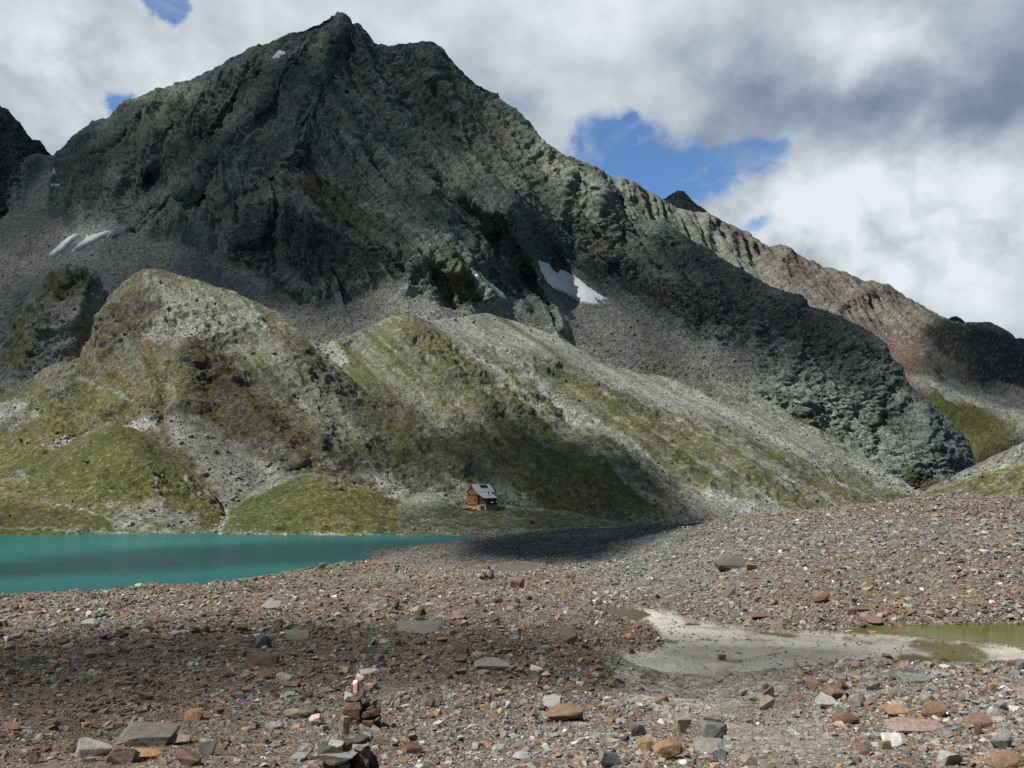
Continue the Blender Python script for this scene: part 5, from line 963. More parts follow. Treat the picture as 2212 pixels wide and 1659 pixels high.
# hidden ground gets almost nothing: running skyline per bearing
bins = np.clip((cxp/6).astype(int)+100, 0, 600); sky_ = np.full(601, 9999.0); vis = np.zeros(okc.shape, bool)
for i in range(okc.shape[0]):
    vis[i] = cyp[i] <= sky_[bins[i]]+6
    np.minimum.at(sky_, bins[i][okc[i]], cyp[i][okc[i]])
wgt = np.where(okc, np.minimum(area, 60)*np.where(vis, 1, .03), 0)
flat = gflat.reshape(len(ys), len(acol))[:-1,:-1]; sandm = sand.reshape(len(ys), len(acol))[:-1,:-1]
wgt = wgt*(1-.955*np.clip(sandm*(1.0+.5*fbm(GQ[:-1,:-1].reshape(-1,3), 1.8, 3, 977).reshape(sandm.shape)), 0, 1))*np.where((flat > .4) & (sandm < .5), .03, 1)
wgt *= np.where(frame, 1.0, .42)
N_ST = 400000
pick = rng.choice(wgt.size, N_ST, p=(wgt/wgt.sum()).ravel())
pi, pj = pick//wgt.shape[1], pick % wgt.shape[1]
u, v = rng.random(N_ST), rng.random(N_ST)
SX = GQ[pi,pj,0]*(1-u)+GQ[pi,pj+1,0]*u; SY = GQ[pi,pj,1]*(1-v)+GQ[pi+1,pj,1]*v; SX = SX*1.0
SZ = ground_at(SX, SY); SP = np.stack([SX, SY, SZ], -1).astype(np.float32)
spx, spy = gpix(SX, SY, SZ)
s_rust, s_grey, m1, m2 = gtint(spx, spy, SP)
nsz = fbm(SP, 5.0, 3, 1201)
big = np.ones(N_ST); wxy = np.stack([spx, spy, spx*0], -1)
for poly, k, fe in [([(1740,1440),(2212,1440),(2300,1660),(1850,1660),(1740,1540)], 1.45, 30), ([(1340,1400),(1700,1450),(1700,1530),(1400,1540),(1300,1480)], .62, 20), ([(1560,1540),(1900,1560),(1900,1640),(1560,1640)], .8, 30), ([(800,1540),(1500,1540),(1560,1680),(800,1680)], 1.25, 30), ([(0,1490),(420,1470),(420,1680),(0,1680)], .92, 30), ([(760,1200),(1440,1135),(1440,1215),(900,1240)], .75, 10), ([(400,1260),(1250,1240),(1250,1400),(500,1360)], .88, 20)]:
    big *= 1+(k-1)*pmask(spx, spy, poly, fe)
ps = 2.65*(1-rng.random(N_ST)*.9990)**(-1/2.35)*np.exp(.30*nsz)*big
size = np.clip(ps*SY/F, .010, .60); size = np.minimum(size, 27*SY/F)
size = np.where(sand.reshape(len(ys), len(acol))[pi,pj] > .5, np.minimum(size, 7*SY/F), size)
for ex, ey, er in EXCL:
    k = (np.abs(SX-ex) < er) & (np.abs(SY-ey) < er); size[k & (size > er*.4)] *= .45
names = list(CLR); CA = np.array([CLR[n] for n in names], np.float32)
base_p = dict(grey=.21, pale=.10, bluegrey=.05, greengrey=.07, dark=.03, tan=.14, rust=.06, deep=.02, orange=.02, pink=.06, white=.010, brown=.10, ochre=.01, teal=.02)
rust_p = dict(grey=.08, pale=.06, bluegrey=.02, greengrey=.02, dark=.03, tan=.12, rust=.25, deep=.13, orange=.05, pink=.07, white=.01, brown=.14, ochre=.015, teal=.005)
grey_p = dict(grey=.30, pale=.17, bluegrey=.13, greengrey=.14, dark=.06, tan=.07, rust=.03, deep=.01, orange=.01, pink=.03, white=.02, brown=.03, ochre=.0, teal=.05)
def pv(d): a = np.array([d[n] for n in names]); return a/a.sum()
PR = pv(base_p)[None,:]*(1-s_rust-s_grey).clip(0,1)[:,None]+pv(rust_p)[None,:]*s_rust[:,None]+pv(grey_p)[None,:]*s_grey[:,None]
cum = np.cumsum(PR/PR.sum(1,keepdims=True), 1); ci = (rng.random(N_ST)[:,None] > cum).sum(1).clip(0, len(names)-1)
scol = 1.12*(.92*CA[ci]+.08*np.array((.20,.178,.145),np.float32))*rng.uniform(.62, 1.30, (N_ST,1)).astype(np.float32)
pl = pmask(spx+14*fbm(SP, 2.0, 3, 1211), spy, [(1310,1430),(1740,1440),(1700,1500),(1760,1560),(1900,1650),(1600,1660),(1500,1560),(1340,1520)], 26)*.62*(SY < 60)
scol = mixc(scol, (.34,.335,.295), np.clip(pl, 0, 1)*rng.uniform(.3, 1.0, N_ST))
asp = np.stack([rng.uniform(.8,1.25,N_ST), rng.uniform(.55,1.0,N_ST), rng.uniform(.28,.72,N_ST)], -1)
yaw = rng.uniform(0, 2*np.pi, N_ST); til = rng.normal(0, .22, N_ST)+.05; rol = rng.normal(0, .22, N_ST)
def rotm(y, t_, r):
    cy_, sy_, ct, st_, cr_, sr = np.cos(y), np.sin(y), np.cos(t_), np.sin(t_), np.cos(r), np.sin(r); z = np.zeros_like(y); o1 = z+1
    Rz = np.stack([cy_,-sy_,z, sy_,cy_,z, z,z,o1], -1).reshape(-1,3,3); Rx = np.stack([o1,z,z, z,ct,-st_, z,st_,ct], -1).reshape(-1,3,3); Ry = np.stack([cr_,z,sr, z,o1,z, -sr,z,cr_], -1).reshape(-1,3,3)
    return Rx@Ry@Rz
RM = rotm(yaw, til, rol).astype(np.float32)
ppx = size*F/SY
inview = (spx > 8) & (spx < 2204) & (spy < 1652)
rank = np.argsort(-np.where(inview & vis[pi,pj] & (SY < 130), ppx*(1+.2*np.minimum(1,ppx/30)), 0))
# ---- the stones that show largest are things of their own
LM = [(778,1540,'the tall painted cairn'),(740,1640,'the low cairn at the bottom edge'),(312,1588,'the long cracked grey block'),(902,1358,'the large flat grey slab'),(1226,1378,'the large pinkish boulder'),(1064,1437,'the long mid-slope grey slab'),(1222,1546,'the big rusty rock'),(1444,1625,'the large orange boulder'),(1543,1582,'the square blue-grey block'),(1827,1549,'the deep red tipped slab'),(2020,1538,'the big rusty block'),(2114,1560,'the broad rust-red slab'),(2164,1603,'the large blue-grey block'),(2184,1647,'the corner rust-red boulder'),(1931,1602,'the white-grey slab'),(2060,1642,'the pale-topped dark rock'),(1655,1500,'the stick-like slab'),(1853,1517,'the rounded grey boulder'),(564,1428,'the dark rusty tilted slab'),(79,1540,'the lone rusty wedge'),(614,1470,'the pale blue-grey rock'),(682,1558,'the faded painted stone'),(637,1546,'the rounded tan rock'),(405,1640,'the dark pointed rock'),(201,1622,'the pale grey wedge'),(892,1620,'the rusty pointed rock'),(1127,1636,'the pale flat bottom rock'),(925,1518,'the greenish triangular rock'),(1194,1520,'the pale streaked block'),(68,1640,'the rusty corner block'),(1980,1572,'the long pinkish slab'),(1976,1468,'the broad bluish slab'),(1321,1645,'the leaning dark slab'),(1429,1515,'the mid-slope rusty block'),(21,1570,'the flat left-edge slab'),(590,1570,'the flat greenish slab')]
WORD = dict(grey='grey', pale='pale grey', bluegrey='blue-grey', greengrey='greenish grey', dark='blackish', tan='tan', rust='rust-brown', deep='dark red', orange='orange', pink='pinkish', white='white', brown='brown', ochre='ochre', teal='blue-green')
ORD = ['', 'second ', 'third ', 'fourth ', 'fifth ', 'sixth ', 'seventh ', 'eighth ', 'ninth ', 'tenth ', 'eleventh ', 'twelfth ']
N_IND = 200
ind = rank[:N_IND]
protos = []
for i in range(16):
    kind = ('block','slab','wedge','block')[i % 4]
    me = hero_mesh('stone', 7000+i, kind, (2,2,2), .05, 1); protos.append((me, kind))
lmx = np.array([[a, b] for a, b, _ in LM], float)
info = []
for q, i in enumerate(ind):
    d = np.hypot((lmx[:,0]-spx[i])*1.0, (lmx[:,1]-spy[i])*1.6); j = int(d.argmin()); dx, dy = spx[i]-lmx[j,0], spy[i]-lmx[j,1]
    side = ('right of' if dx > 0 else 'left of') if abs(dx) > 1.3*abs(dy) else ('in front of' if dy > 0 else 'behind')
    me, kind = protos[q % 16]
    shp = {'block':'angular stone','slab':'flat stone','wedge':'wedge-shaped stone'}[kind]
    info.append((d[j], q, i, WORD[names[ci[i]]], shp, side, LM[j][2]))
cnt = {}
for d, q, i, cw, shp, side, lm in sorted(info):
    me, kind = protos[q % 16]
    o = link('stone', me); o.location = (SX[i], SY[i], SZ[i]+size[i]*.5*asp[i,2]*.25); o.scale = (size[i]*.46*asp[i,0], size[i]*.46*asp[i,1], size[i]*.46*np.clip(asp[i,2], .3, .6))
    o.location.z += 0; o.rotation_euler = (til[i]*.7, rol[i]*.7, yaw[i]); o.color = (*[float(x) for x in scol[i]], 1)
    key = (cw, shp, side, lm); n = cnt.get(key, 0); cnt[key] = n+1
    near_w = ('nearest ' if n == 0 else ORD[min(n, 11)]+'nearest ')
    lab = f'{cw} {shp} in the scree, {near_w}{side} {lm}'
    if len(lab.replace('-', ' ').split()) > 15: lab = f'{cw} {shp}, {near_w}{side} {lm}'
    tag(o, lab, 'stone', 'loose stones on the moraine')
rest = np.setdiff1d(np.arange(N_ST), ind)
Vs, Fs, Cs, base_i = [], [], [], 0
for k, (pv_, pf) in enumerate(PROTO):
    sel = rest[k::len(PROTO)]
    if not len(sel): continue
    v = pv_[None,:,:]*(asp[sel]*size[sel,None]*.5)[:,None,:].astype(np.float32)
    v = np.einsum('nij,nkj->nki', RM[sel], v)+(SP[sel]+np.stack([0*size[sel],0*size[sel],size[sel]*.5*asp[sel,2]*.45],-1))[:,None,:].astype(np.float32)
    n, m = v.shape[:2]
    Vs.append(v.reshape(-1,3)); Fs.append((pf[None]+(np.arange(n)*m)[:,None,None]+base_i).reshape(-1,3)); Cs.append(np.repeat(scol[sel], m, 0)); base_i += n*m
me = mesh_np('scree', np.concatenate(Vs), np.concatenate(Fs), [M_SCREE], {'alb':np.concatenate(Cs)}, smooth=False)
tag(link('scree', me), 'loose scree of grey and rusty stones covering the moraine', 'scree', kind='stuff')
print('scree', len(me.vertices), round(time.time()-T0,1))

# ---------------------------------------------------------------- snow
ms, t = new_mat('old_snow'); out = t.n('ShaderNodeOutputMaterial'); b = t.n('ShaderNodeBsdfPrincipled'); gm_ = t.n('ShaderNodeNewGeometry')
t.set(b.inputs['Base Color'], t.mix(t.mr(t.noise(gm_.outputs['Position'], .16, 5, .65, .4), .35, .7, 0, 1), rgb(.92,.93,.94), rgb(.80,.805,.80))); b.inputs['Roughness'].default_value = .7
bp = t.n('ShaderNodeBump', ins={'Strength':.6,'Distance':.5}); t.set(bp.inputs['Height'], t.noise(gm_.outputs['Position'], .35, 4, .6)); t.set(b.inputs['Normal'], bp.outputs[0]); t.set(out.inputs[0], b.outputs[0])
def snow(poly, label, step=1.1, lift=3.2):
    P = np.array(poly, float); x0, y0 = P.min(0)-3; x1, y1 = P.max(0)+3
    step = max(.5, min(step, (x1-x0)/14, (y1-y0)/10))
    gx = np.arange(x0, x1, step); gy = np.arange(y0, y1, step); X, Y = np.meshgrid(gx, gy); ny, nx = X.shape
    n = np.stack([X.ravel(), Y.ravel(), 0*X.ravel()], -1)
    sd = poly_sd(X.ravel()+1.1*fbm(n, 7, 3, 77), Y.ravel()+1.1*fbm(n+4, 7, 3, 78), poly).reshape(X.shape)
    G = on_sheet('mountain_main', X.ravel(), Y.ravel())
    G2 = G.reshape(ny, nx, 3); G2 = np.stack([blur(G2[...,k], 2) for k in range(3)], -1)
    up = np.clip(sd/2.0, -1, 1)[...,None]*lift*np.array([0,-.75,.65])
    T = G2+up; keep = sd > -.4
    cells = keep[:-1,:-1] & keep[1:,:-1] & keep[:-1,1:] & keep[1:,1:]
    used = np.zeros(X.shape, bool)
    for a, b_ in ((0,0),(0,1),(1,0),(1,1)): used[a:ny-1+a, b_:nx-1+b_] |= cells
    if not cells.any(): print('snow empty', label); return
    idx = -np.ones(X.shape, int); m = used.sum(); idx[used] = np.arange(m)
    B = G2+np.array([0,4.0,-3.5])
    r, c = np.where(cells); q = np.stack([idx[r,c], idx[r+1,c], idx[r+1,c+1], idx[r,c+1]], -1)
    faces = [q, q[:,::-1]+m]
    # rim
    ed = {}
    for f in q:
        for a, b_ in zip(f, np.roll(f, -1)): ed[(a,b_)] = 1
    rim = np.array([[b_, a, a+m, b_+m] for (a, b_) in ed if (b_, a) not in ed])
    me = mesh_np('snow_patch', np.concatenate([T[used], B[used]]), np.concatenate(faces+[rim]), [ms])
    tag(link('snow_patch', me), label, 'snow patch', 'old snow patches on the mountain')
SHEETS['mountain_main'] = MAIN_SHEET
for p, l in [([(1160,563),(1181,573),(1196,588),(1203,594),(1210,584),(1237,596),(1271,621),(1300,641),(1321,652),(1303,652),(1316,660),(1286,649),(1299,665),(1280,662),(1254,656),(1221,636),(1194,622),(1181,613),(1166,585)], 'largest snow patch, broad and ragged, in the rocky bowl'),
 ([(1028,585),(1036,592),(1046,603),(1071,620),(1086,634),(1102,651),(1090,646),(1071,633),(1056,618),(1044,608),(1034,596)], 'long thin snow strip below the dark rock spur'), ([(1021,595),(1028,598),(1035,607),(1028,604)], 'tiny snow sliver beside the long thin strip'),
 ([(107,557),(133,531),(150,519),(168,511),(178,511),(160,524),(140,543),(124,554),(109,559)], 'left one of two slanting snow patches on the shaded scree'), ([(153,552),(170,537),(187,521),(190,509),(195,514),(213,509),(230,503),(245,499),(228,512),(205,526),(183,537),(165,548)], 'right one of two slanting snow patches on the shaded scree'),
 ([(111,384),(115,370),(119,363),(120,373),(117,382)], 'upper snow scrap in the gully under the notch'), ([(109,402),(118,396),(129,391),(124,397),(113,404)], 'lower snow scrap in the gully under the notch'),
 ([(591,133),(598,124),(606,117),(617,112),(618,117),(609,124),(600,130)], 'small bright snow patch just under the summit ridge'), ([(233,512),(240,505),(252,503),(246,510)], 'tiny snow scrap above the two slanting patches')]:
    snow(p, l)

# ---------------------------------------------------------------- grass tufts
mg, t = new_mat('grass_blades'); out = t.n('ShaderNodeOutputMaterial'); b = t.n('ShaderNodeBsdfPrincipled'); gm_ = t.n('ShaderNodeNewGeometry')
t.set(b.inputs['Base Color'], t.mix(t.noise(gm_.outputs['Position'], 3, 3), rgb(.05,.10,.012), rgb(.10,.14,.03))); b.inputs['Roughness'].default_value = .7; t.set(out.inputs[0], b.outputs[0])
rg = np.random.default_rng(5); tv, tf = [], []
for px, py, w_ in [(1305,1426,14),(1477,1385,6),(1530,1383,10),(1517,1383,6),(1507,1383,5),(1964,1428,16),(2041,1427,18),(2098,1442,18),(2084,1394,18),(2023,1412,10),(2060,1408,8),(1990,1430,6),(2130,1380,14),(2170,1378,8),(422,1606,24),(410,1612,20),(70,1519,12),(39,1630,16),(1325,1478,18),(1300,1466,16),(1312,1452,10),(1100,1630,16),(640,1640,14),(330,1500,8),(1340,1388,10),(1790,1555,20),(1770,1548,14),(1560,1472,10),(2180,1500,8)]:
    q = hit_ground(px, py); s_ = q.y/F; W_ = w_*s_
    for k in range(int(60+w_*7)):
        r_ = W_*.55*math.sqrt(rg.random()); an = rg.uniform(0, 6.283); x, y = q.x+r_*math.cos(an), q.y+r_*math.sin(an)*1.2; z = float(ground_at(x, y)[0])
        h_ = W_*rg.uniform(.16, .42)*(1.1-r_/W_); ln = rg.normal(0, .5, 2)*h_; tw = max(.25*s_, h_*.06); a2 = rg.uniform(0, 3.14); ux, uy = math.cos(a2)*tw, math.sin(a2)*tw; n0 = len(tv)
        tv += [(x-ux, y-uy, z-.01), (x+ux, y+uy, z-.01), (x+ln[0], y+ln[1], z+h_)]; tf.append((n0, n0+1, n0+2))
me = mesh_np('grass', np.array(tv), np.array(tf), [mg], smooth=False); tag(link('grass', me), 'small green tufts of grass between the stones and on the sand', 'grass', kind='stuff')

# ---------------------------------------------------------------- blocks lying on the far scree and crags
rng = np.random.default_rng(91)
TP = np.concatenate([a for a, _ in TALUS]); TA = np.concatenate([b_ for _, b_ in TALUS])
wt = (sstep(.11, .20, TA[:,2])+.03)*np.clip((TP[:,1]/700)**-1.0, .3, 2.5)*np.where(TP[:,1] > 700, .30, 1.0)
n_t = 42000; pk = rng.choice(len(TP), n_t, p=wt/wt.sum())
tp = TP[pk]+rng.normal(0, .25, (n_t, 3)).astype(np.float32)*np.array([1,.3,0])
sz = tp[:,1]/F*1.9*(1-rng.random(n_t)*.998)**(-1/2.6); sz = np.minimum(sz, 4.0)
ta = np.clip(TA[pk]*rng.uniform(.55, 1.5, (n_t,1)), .02, .45); ta = .6*ta+.4*np.array((.24,.25,.22))*rng.uniform(.4,1.35,(n_t,1))
Vs, Fs, Cs, base_i = [], [], [], 0
RT = rotm(rng.uniform(0,6.28,n_t), rng.normal(0,.3,n_t), rng.normal(0,.3,n_t)).astype(np.float32)
for k, (pv_, pf) in enumerate(PROTO[:15]):
    sel = np.arange(k, n_t, 15)
    v = np.einsum('nij,nkj->nki', RT[sel], pv_[None]*(sz[sel,None,None]*.5*np.array([1,.8,.65],np.float32)))+(tp[sel]+np.stack([0*sz[sel],0*sz[sel],sz[sel]*.1],-1))[:,None,:]
    n, m = v.shape[:2]; Vs.append(v.reshape(-1,3)); Fs.append((pf[None]+(np.arange(n)*m)[:,None,None]+base_i).reshape(-1,3)); Cs.append(np.repeat(ta[sel], m, 0)); base_i += n*m
me = mesh_np('talus', np.concatenate(Vs), np.concatenate(Fs), [M_SCREE], {'alb':np.concatenate(Cs)}, smooth=False)
tag(link('talus', me), 'loose blocks lying on the far slopes and scree fans', 'talus', kind='stuff')
# ---------------------------------------------------------------- the hut and what stands round it
def pm(name, col, rough=.7, noise=None, spec=.3):
    m, t = new_mat(name); out = t.n('ShaderNodeOutputMaterial'); b = t.n('ShaderNodeBsdfPrincipled'); c = rgb(*col)
    if noise:
        tcn = t.n('ShaderNodeTexCoord'); mp = t.n('ShaderNodeMapping', ins={'Scale':noise[1]}); t.set(mp.inputs[0], tcn.outputs['Object'])
        c = t.mix(t.mr(t.noise(mp.outputs[0], 1.0, 4, .65), .3, .7, 0, 1), rgb(*col), rgb(*noise[0]))
    t.set(b.inputs['Base Color'], c); b.inputs['Roughness'].default_value = rough; b.inputs['Specular IOR Level'].default_value = spec
    t.set(out.inputs[0], b.outputs[0]); return m
W_OR = pm('larch_shingle', (.27,.118,.058), .8, ((.17,.08,.045), (2.2,2.2,3.5))); W_DK = pm('dark_shingle', (.062,.032,.022), .85, ((.095,.05,.035), (2,2,3.5))); W_RED = pm('red_brown_boards', (.15,.058,.035), .8, ((.10,.04,.028), (2,2,3)))  # annex shingle is a darker brown than the gable's
TIN = pm('tin_roof', (.40,.40,.42), .45, ((.33,.33,.36), (.7,3,.7)), .5); STONEW = pm('whitish_base_wall', (.34,.335,.30), .9, ((.24,.24,.22), (1.2,1.2,1.2))); GLASS = pm('dark_pane', (.02,.022,.026), .12, None, .5); FRAME = pm('window_timber', (.17,.05,.032), .7); TRIM = pm('bright_timber', (.42,.21,.085), .7)
PANEL = pm('solar_cells', (.010,.012,.022), .2, None, .5); METAL = pm('grey_metal', (.10,.12,.12), .5); WHITE = pm('white_edge', (.75,.75,.74), .5); DECK = pm('fresh_boards', (.42,.22,.10), .75, ((.34,.17,.08), (3,.5,3)))
def boxes(name, mat, blist, parent=None, bev=.0):
    bm = bmesh.new()
    for (x0,x1,y0,y1,z0,z1) in blist:
        r = bmesh.ops.create_cube(bm, size=1.0)
        for v in r['verts']: v.co = Vector(((x0+x1)/2+v.co.x*(x1-x0), (y0+y1)/2+v.co.y*(y1-y0), (z0+z1)/2+v.co.z*(z1-z0)))
    if bev: bmesh.ops.bevel(bm, geom=list(bm.edges), offset=bev, segments=1, affect='EDGES')
    me = bpy.data.meshes.new(name); bm.to_mesh(me); bm.free(); me.materials.append(mat); return link(name, me, parent)
def prism(name, mat, prof, a0, a1, parent=None, axis='x'):
    """profile (y,z) swept along x"""
    bm = bmesh.new(); A = [bm.verts.new((a0, y, z)) for y, z in prof]; B = [bm.verts.new((a1, y, z)) for y, z in prof]; n = len(prof)
    bm.faces.new(A[::-1]); bm.faces.new(B)
    for i in range(n): bm.faces.new((A[i], A[(i+1) % n], B[(i+1) % n], B[i]))
    bmesh.ops.recalc_face_normals(bm, faces=bm.faces)
    me = bpy.data.meshes.new(name); bm.to_mesh(me); bm.free(); me.materials.append(mat); return link(name, me, parent)
# local frame: x along the ridge (away to the right), y across from the valley side (0) to the far eave, z up
PHI = math.radians(31)
hut_o = at(1010.2, 1088.5, 402.0)
hut = tag(empty('mountain_hut', hut_o, PHI), 'wooden mountain hut with a pale tin roof and solar panel below the slope', 'hut')
Wd, Ln, LE, AX = 9.0, 8.3, 6.1, 6.2         # gable width, length, lean-to depth and lean-to length; -y points to the viewer's right
foot = -3.2
prism('wall', W_OR, [(0,-.9),(0,5.5),(-Wd/2,8.75),(-Wd,5.5),(-Wd,-.9)], 0, Ln, hut)
prism('annex', W_DK, [(-Wd-.003,.1),(-Wd-.003,5.15),(-Wd-LE,2.95),(-Wd-LE,.1)], 1.1, AX, hut)
boxes('foundation', STONEW, [(-.02,Ln,-Wd+.02,-.02,foot,-.903),(.9,AX+.05,-Wd-LE-.05,-Wd+.01,foot,.097)], hut)
def roof_slab(name, y0, z0, y1, z1, x0, x1, th=.22):
    return prism(name, TIN, [(y0,z0),(y1,z1),(y1,z1+th),(y0,z0+th)], x0, x1, hut)
rf = prism('roof', TIN, [(.55,5.12),(-Wd/2,8.76),(-Wd-.003,5.52),(-Wd-.45,5.23),(-Wd-.45,5.46),(-Wd/2,9.0),(.55,5.38)], -.55, Ln+.5, hut)
r2 = prism('roof', TIN, [(-Wd-.2,5.16),(-Wd-LE-.6,2.80),(-Wd-LE-.6,3.04),(-Wd-.2,5.42)], -.35, AX+.45, hut)
boxes('chimney', METAL, [(4.3,4.9,-Wd/2+.3,-Wd/2+.9,8.2,9.75),(4.2,5.0,-Wd/2+.2,-Wd/2+1.0,9.75,9.9)], rf)
boxes('flue', METAL, [(3.6,3.95,-Wd-3.6,-Wd-3.25,3.6,5.9),(3.5,4.05,-Wd-3.7,-Wd-3.15,5.9,6.05)], r2)
# solar panel lying on the valley-facing slope
def on_roof(x0, x1, d0, d1, lift, th, name, mat, parent):
    sl = Vector((0, -Wd/2, 5.52-8.76)).normalized(); up = Vector((0, sl.z, -sl.y)); up = up if up.z > 0 else -up; o0 = Vector((0, -Wd/2, 9.0))
    bm = bmesh.new(); vs = []
    for k in (lift, lift+th):
        for (x, d) in ((x0,d0),(x1,d0),(x1,d1),(x0,d1)): p = o0+sl*d+up*k; vs.append(bm.verts.new((x, p.y, p.z)))
    for f in ((0,1,2,3),(4,5,6,7),(0,1,5,4),(1,2,6,5),(2,3,7,6),(3,0,4,7)): bm.faces.new([vs[i] for i in f])
    bmesh.ops.recalc_face_normals(bm, faces=bm.faces); me = bpy.data.meshes.new(name); bm.to_mesh(me); bm.free(); me.materials.append(mat); return link(name, me, parent)
on_roof(3.1, 6.9, .55, 3.1, .03, .08, 'solar_panel', PANEL, rf)
# windows of the gable (plane x = 0) : y across, z up
for (yc, zc, w_, h_) in [(-4.3,6.75,1.6,.95),(-1.55,4.15,1.5,1.05),(-4.45,4.15,1.6,1.05),(-7.45,4.15,1.6,1.05),(-7.25,1.95,1.5,1.1),(-2.0,-.42,1.3,.62),(-4.3,-.42,1.3,.62),(-6.9,-.42,1.5,.62)]:
    wf = boxes('window', FRAME, [(-.10,.02,yc-w_/2,yc+w_/2,zc-h_/2,zc+h_/2)], hut)
    boxes('pane', GLASS, [(-.125,-.102,yc-w_/2+.10,yc-.05,zc-h_/2+.1,zc+h_/2-.1),(-.125,-.102,yc+.05,yc+w_/2-.10,zc-h_/2+.1,zc+h_/2-.1)], wf)
boxes('belt_course', TRIM, [(-.12,-.001,-Wd,0,.10,.36)], hut)
boxes('corner_board', TRIM, [(-.10,.12,-Wd-.06,-Wd+.16,.36,5.2)], hut); boxes('corner_board', TRIM, [(-.10,.12,-.16,.05,.36,5.2)], hut)
for yc in (-Wd-1.4, -Wd-2.9, -Wd-4.3):                                # side windows of the lean-to
    wf = boxes('window', FRAME, [(1.0,1.12,yc-.4,yc+.4,1.5,2.4)], hut); boxes('pane', GLASS, [(.975,.998,yc-.3,yc+.3,1.6,2.3)], wf)
dr = boxes('door', pm('black_timber', (.03,.026,.024), .8), [(.78,.9,-Wd-4.9,-Wd-1.9,foot+.3,-.5)], hut); boxes('door_frame', STONEW, [(.70,.9,-Wd-5.2,-Wd-4.9,foot,-.2),(.70,.9,-Wd-1.9,-Wd-1.6,foot,-.2),(.70,.9,-Wd-5.2,-Wd-1.6,-.5,-.2)], dr)
yb = -Wd-LE
for xc in (1.8, 3.1, 4.6):                                            # long side of the lean-to
    wf = boxes('window', FRAME, [(xc-.42,xc+.42,yb-.08,yb+.02,-.75,.25)], hut); boxes('pane', GLASS, [(xc-.32,xc+.32,yb-.105,yb-.082,-.65,.15)], wf)
prism('side_wing', W_RED, [(-Wd-.004,-.9),(-Wd-.004,4.2),(-Wd-3.6,3.0),(-Wd-3.6,-.9)], AX+.06, Ln-.1, hut)
bm_aw = prism('awning', PANEL, [(yb-.02,1.75),(yb-2.0,1.05),(yb-2.0,1.15),(yb-.02,1.87)], 3.6, 6.5, hut)
boxes('edge_strip', WHITE, [(3.38,3.595,yb-2.05,yb-.02,1.0,1.45)], bm_aw); boxes('post', METAL, [(5.2,5.34,yb-1.95,yb-1.81,foot,1.05)], bm_aw)
for o in (bm_aw,): pass
# deck, bench, slide
deck = tag(empty('timber_deck', hut_o, PHI), 'bright timber deck built out in front of the hut gable', 'deck')
boxes('platform', DECK, [(-3.6,-.15,-6.4,2.2,-1.75,-1.55),(-2.6,-.15,-9.6,-6.45,-2.35,-2.15)], deck); boxes('rail', DECK, [(-3.6,-3.5,-6.4,2.2,-1.05,-.92),(-2.6,-2.5,-9.6,-6.45,-1.6,-1.48)], deck)
for (x, y, z1) in [(-3.55,2.1,-.92),(-3.55,-2,-.92),(-3.55,-6.3,-.92),(-2.55,-6.6,-1.48),(-2.55,-9.5,-1.48)]: boxes('post', DECK, [(x-.07,x+.07,y-.07,y+.07,-4.2,z1)], deck)
sl = tag(empty('slide', hut_o, PHI), 'small yellow chute propped against the corner of the hut', 'chute'); sl_m = pm('yellow_plastic', (.60,.56,.16), .5)
prism('chute', sl_m, [(-Wd-.6,-.2),(-Wd-.9,-.2),(-Wd-3.0,-3.2),(-Wd-2.6,-3.2)], -.9, .2, sl); boxes('post', DECK, [(-.7,-.55,-Wd-.85,-Wd-.7,-4.0,-.25)], sl)
def drop(px, py, name='hills.004'):
    """point of the knoll met along a bearing"""
    o = bpy.data.objects[name]; d = Vector(((px-CX)/F, 1, (HY-py)/F)).normalized()
    ok, loc, nr, ix = o.ray_cast(Vector((0,0,0)), d); return loc if ok else at(px, py, 405)
def bar(name, mat, p0, p1, r, parent=None, r2=None, seg=8):
    bm = bmesh.new(); bmesh.ops.create_cone(bm, cap_ends=True, segments=seg, radius1=r, radius2=r if r2 is None else r2, depth=1.0)
    d = Vector(p1)-Vector(p0); M = Matrix.Translation((Vector(p0)+Vector(p1))/2)@d.to_track_quat('Z','Y').to_matrix().to_4x4()@Matrix.Diagonal((1,1,d.length,1)); bm.transform(M)
    me = bpy.data.meshes.new(name); bm.to_mesh(me); bm.free(); me.materials.append(mat); return link(name, me, parent)
p = drop(1093.4, 1091); fp = tag(empty('flagpole', p), 'dark flagpole with a furled flag standing right of the hut', 'flagpole')
bar('pole', METAL, (0,0,-.5), (0,0,7.0), .09, fp, .06); bar('flag', pm('dark_green_cloth', (.02,.05,.035), .9), (.05,0,3.2), (.22,0,6.6), .22, fp, .12)
p = drop(989.5, 1091.5); b1 = tag(empty('barrel', p), 'blue barrel on the grass left of the hut deck', 'barrel'); bl = pm('blue_plastic', (.030,.055,.12), .5)
bar('drum', bl, (0,0,-.1), (0,0,1.0), .42, b1, None, 14); bar('lid', bl, (0,0,1.0), (0,0,1.07), .45, b1, None, 14)
p = drop(1150, 1131); b2 = tag(empty('barrel', p), 'dark blue water tank lying in the hollow below the hut, right', 'tank')
bar('tank_body', bl, (-1.0,0,.5), (1.0,0,.5), .5, b2, None, 14); bar('cap', bl, (1.0,0,.5), (1.12,0,.5), .3, b2, None, 12)
st = tag(empty('steps', drop(976, 1096)), 'weathered timber steps climbing the bank left of the hut', 'steps')
for i in range(6): boxes('tread', pm('grey_timber', (.25,.235,.21), .85) if i == 0 else bpy.data.materials['grey_timber'], [(i*.42-.2,i*.42+.25,-.8,.8,i*.42-.25,i*.42+.02)], st)
tb = tag(empty('picnic_table', drop(1114, 1092.5)), 'green picnic table with benches on the flat beside the people', 'table')
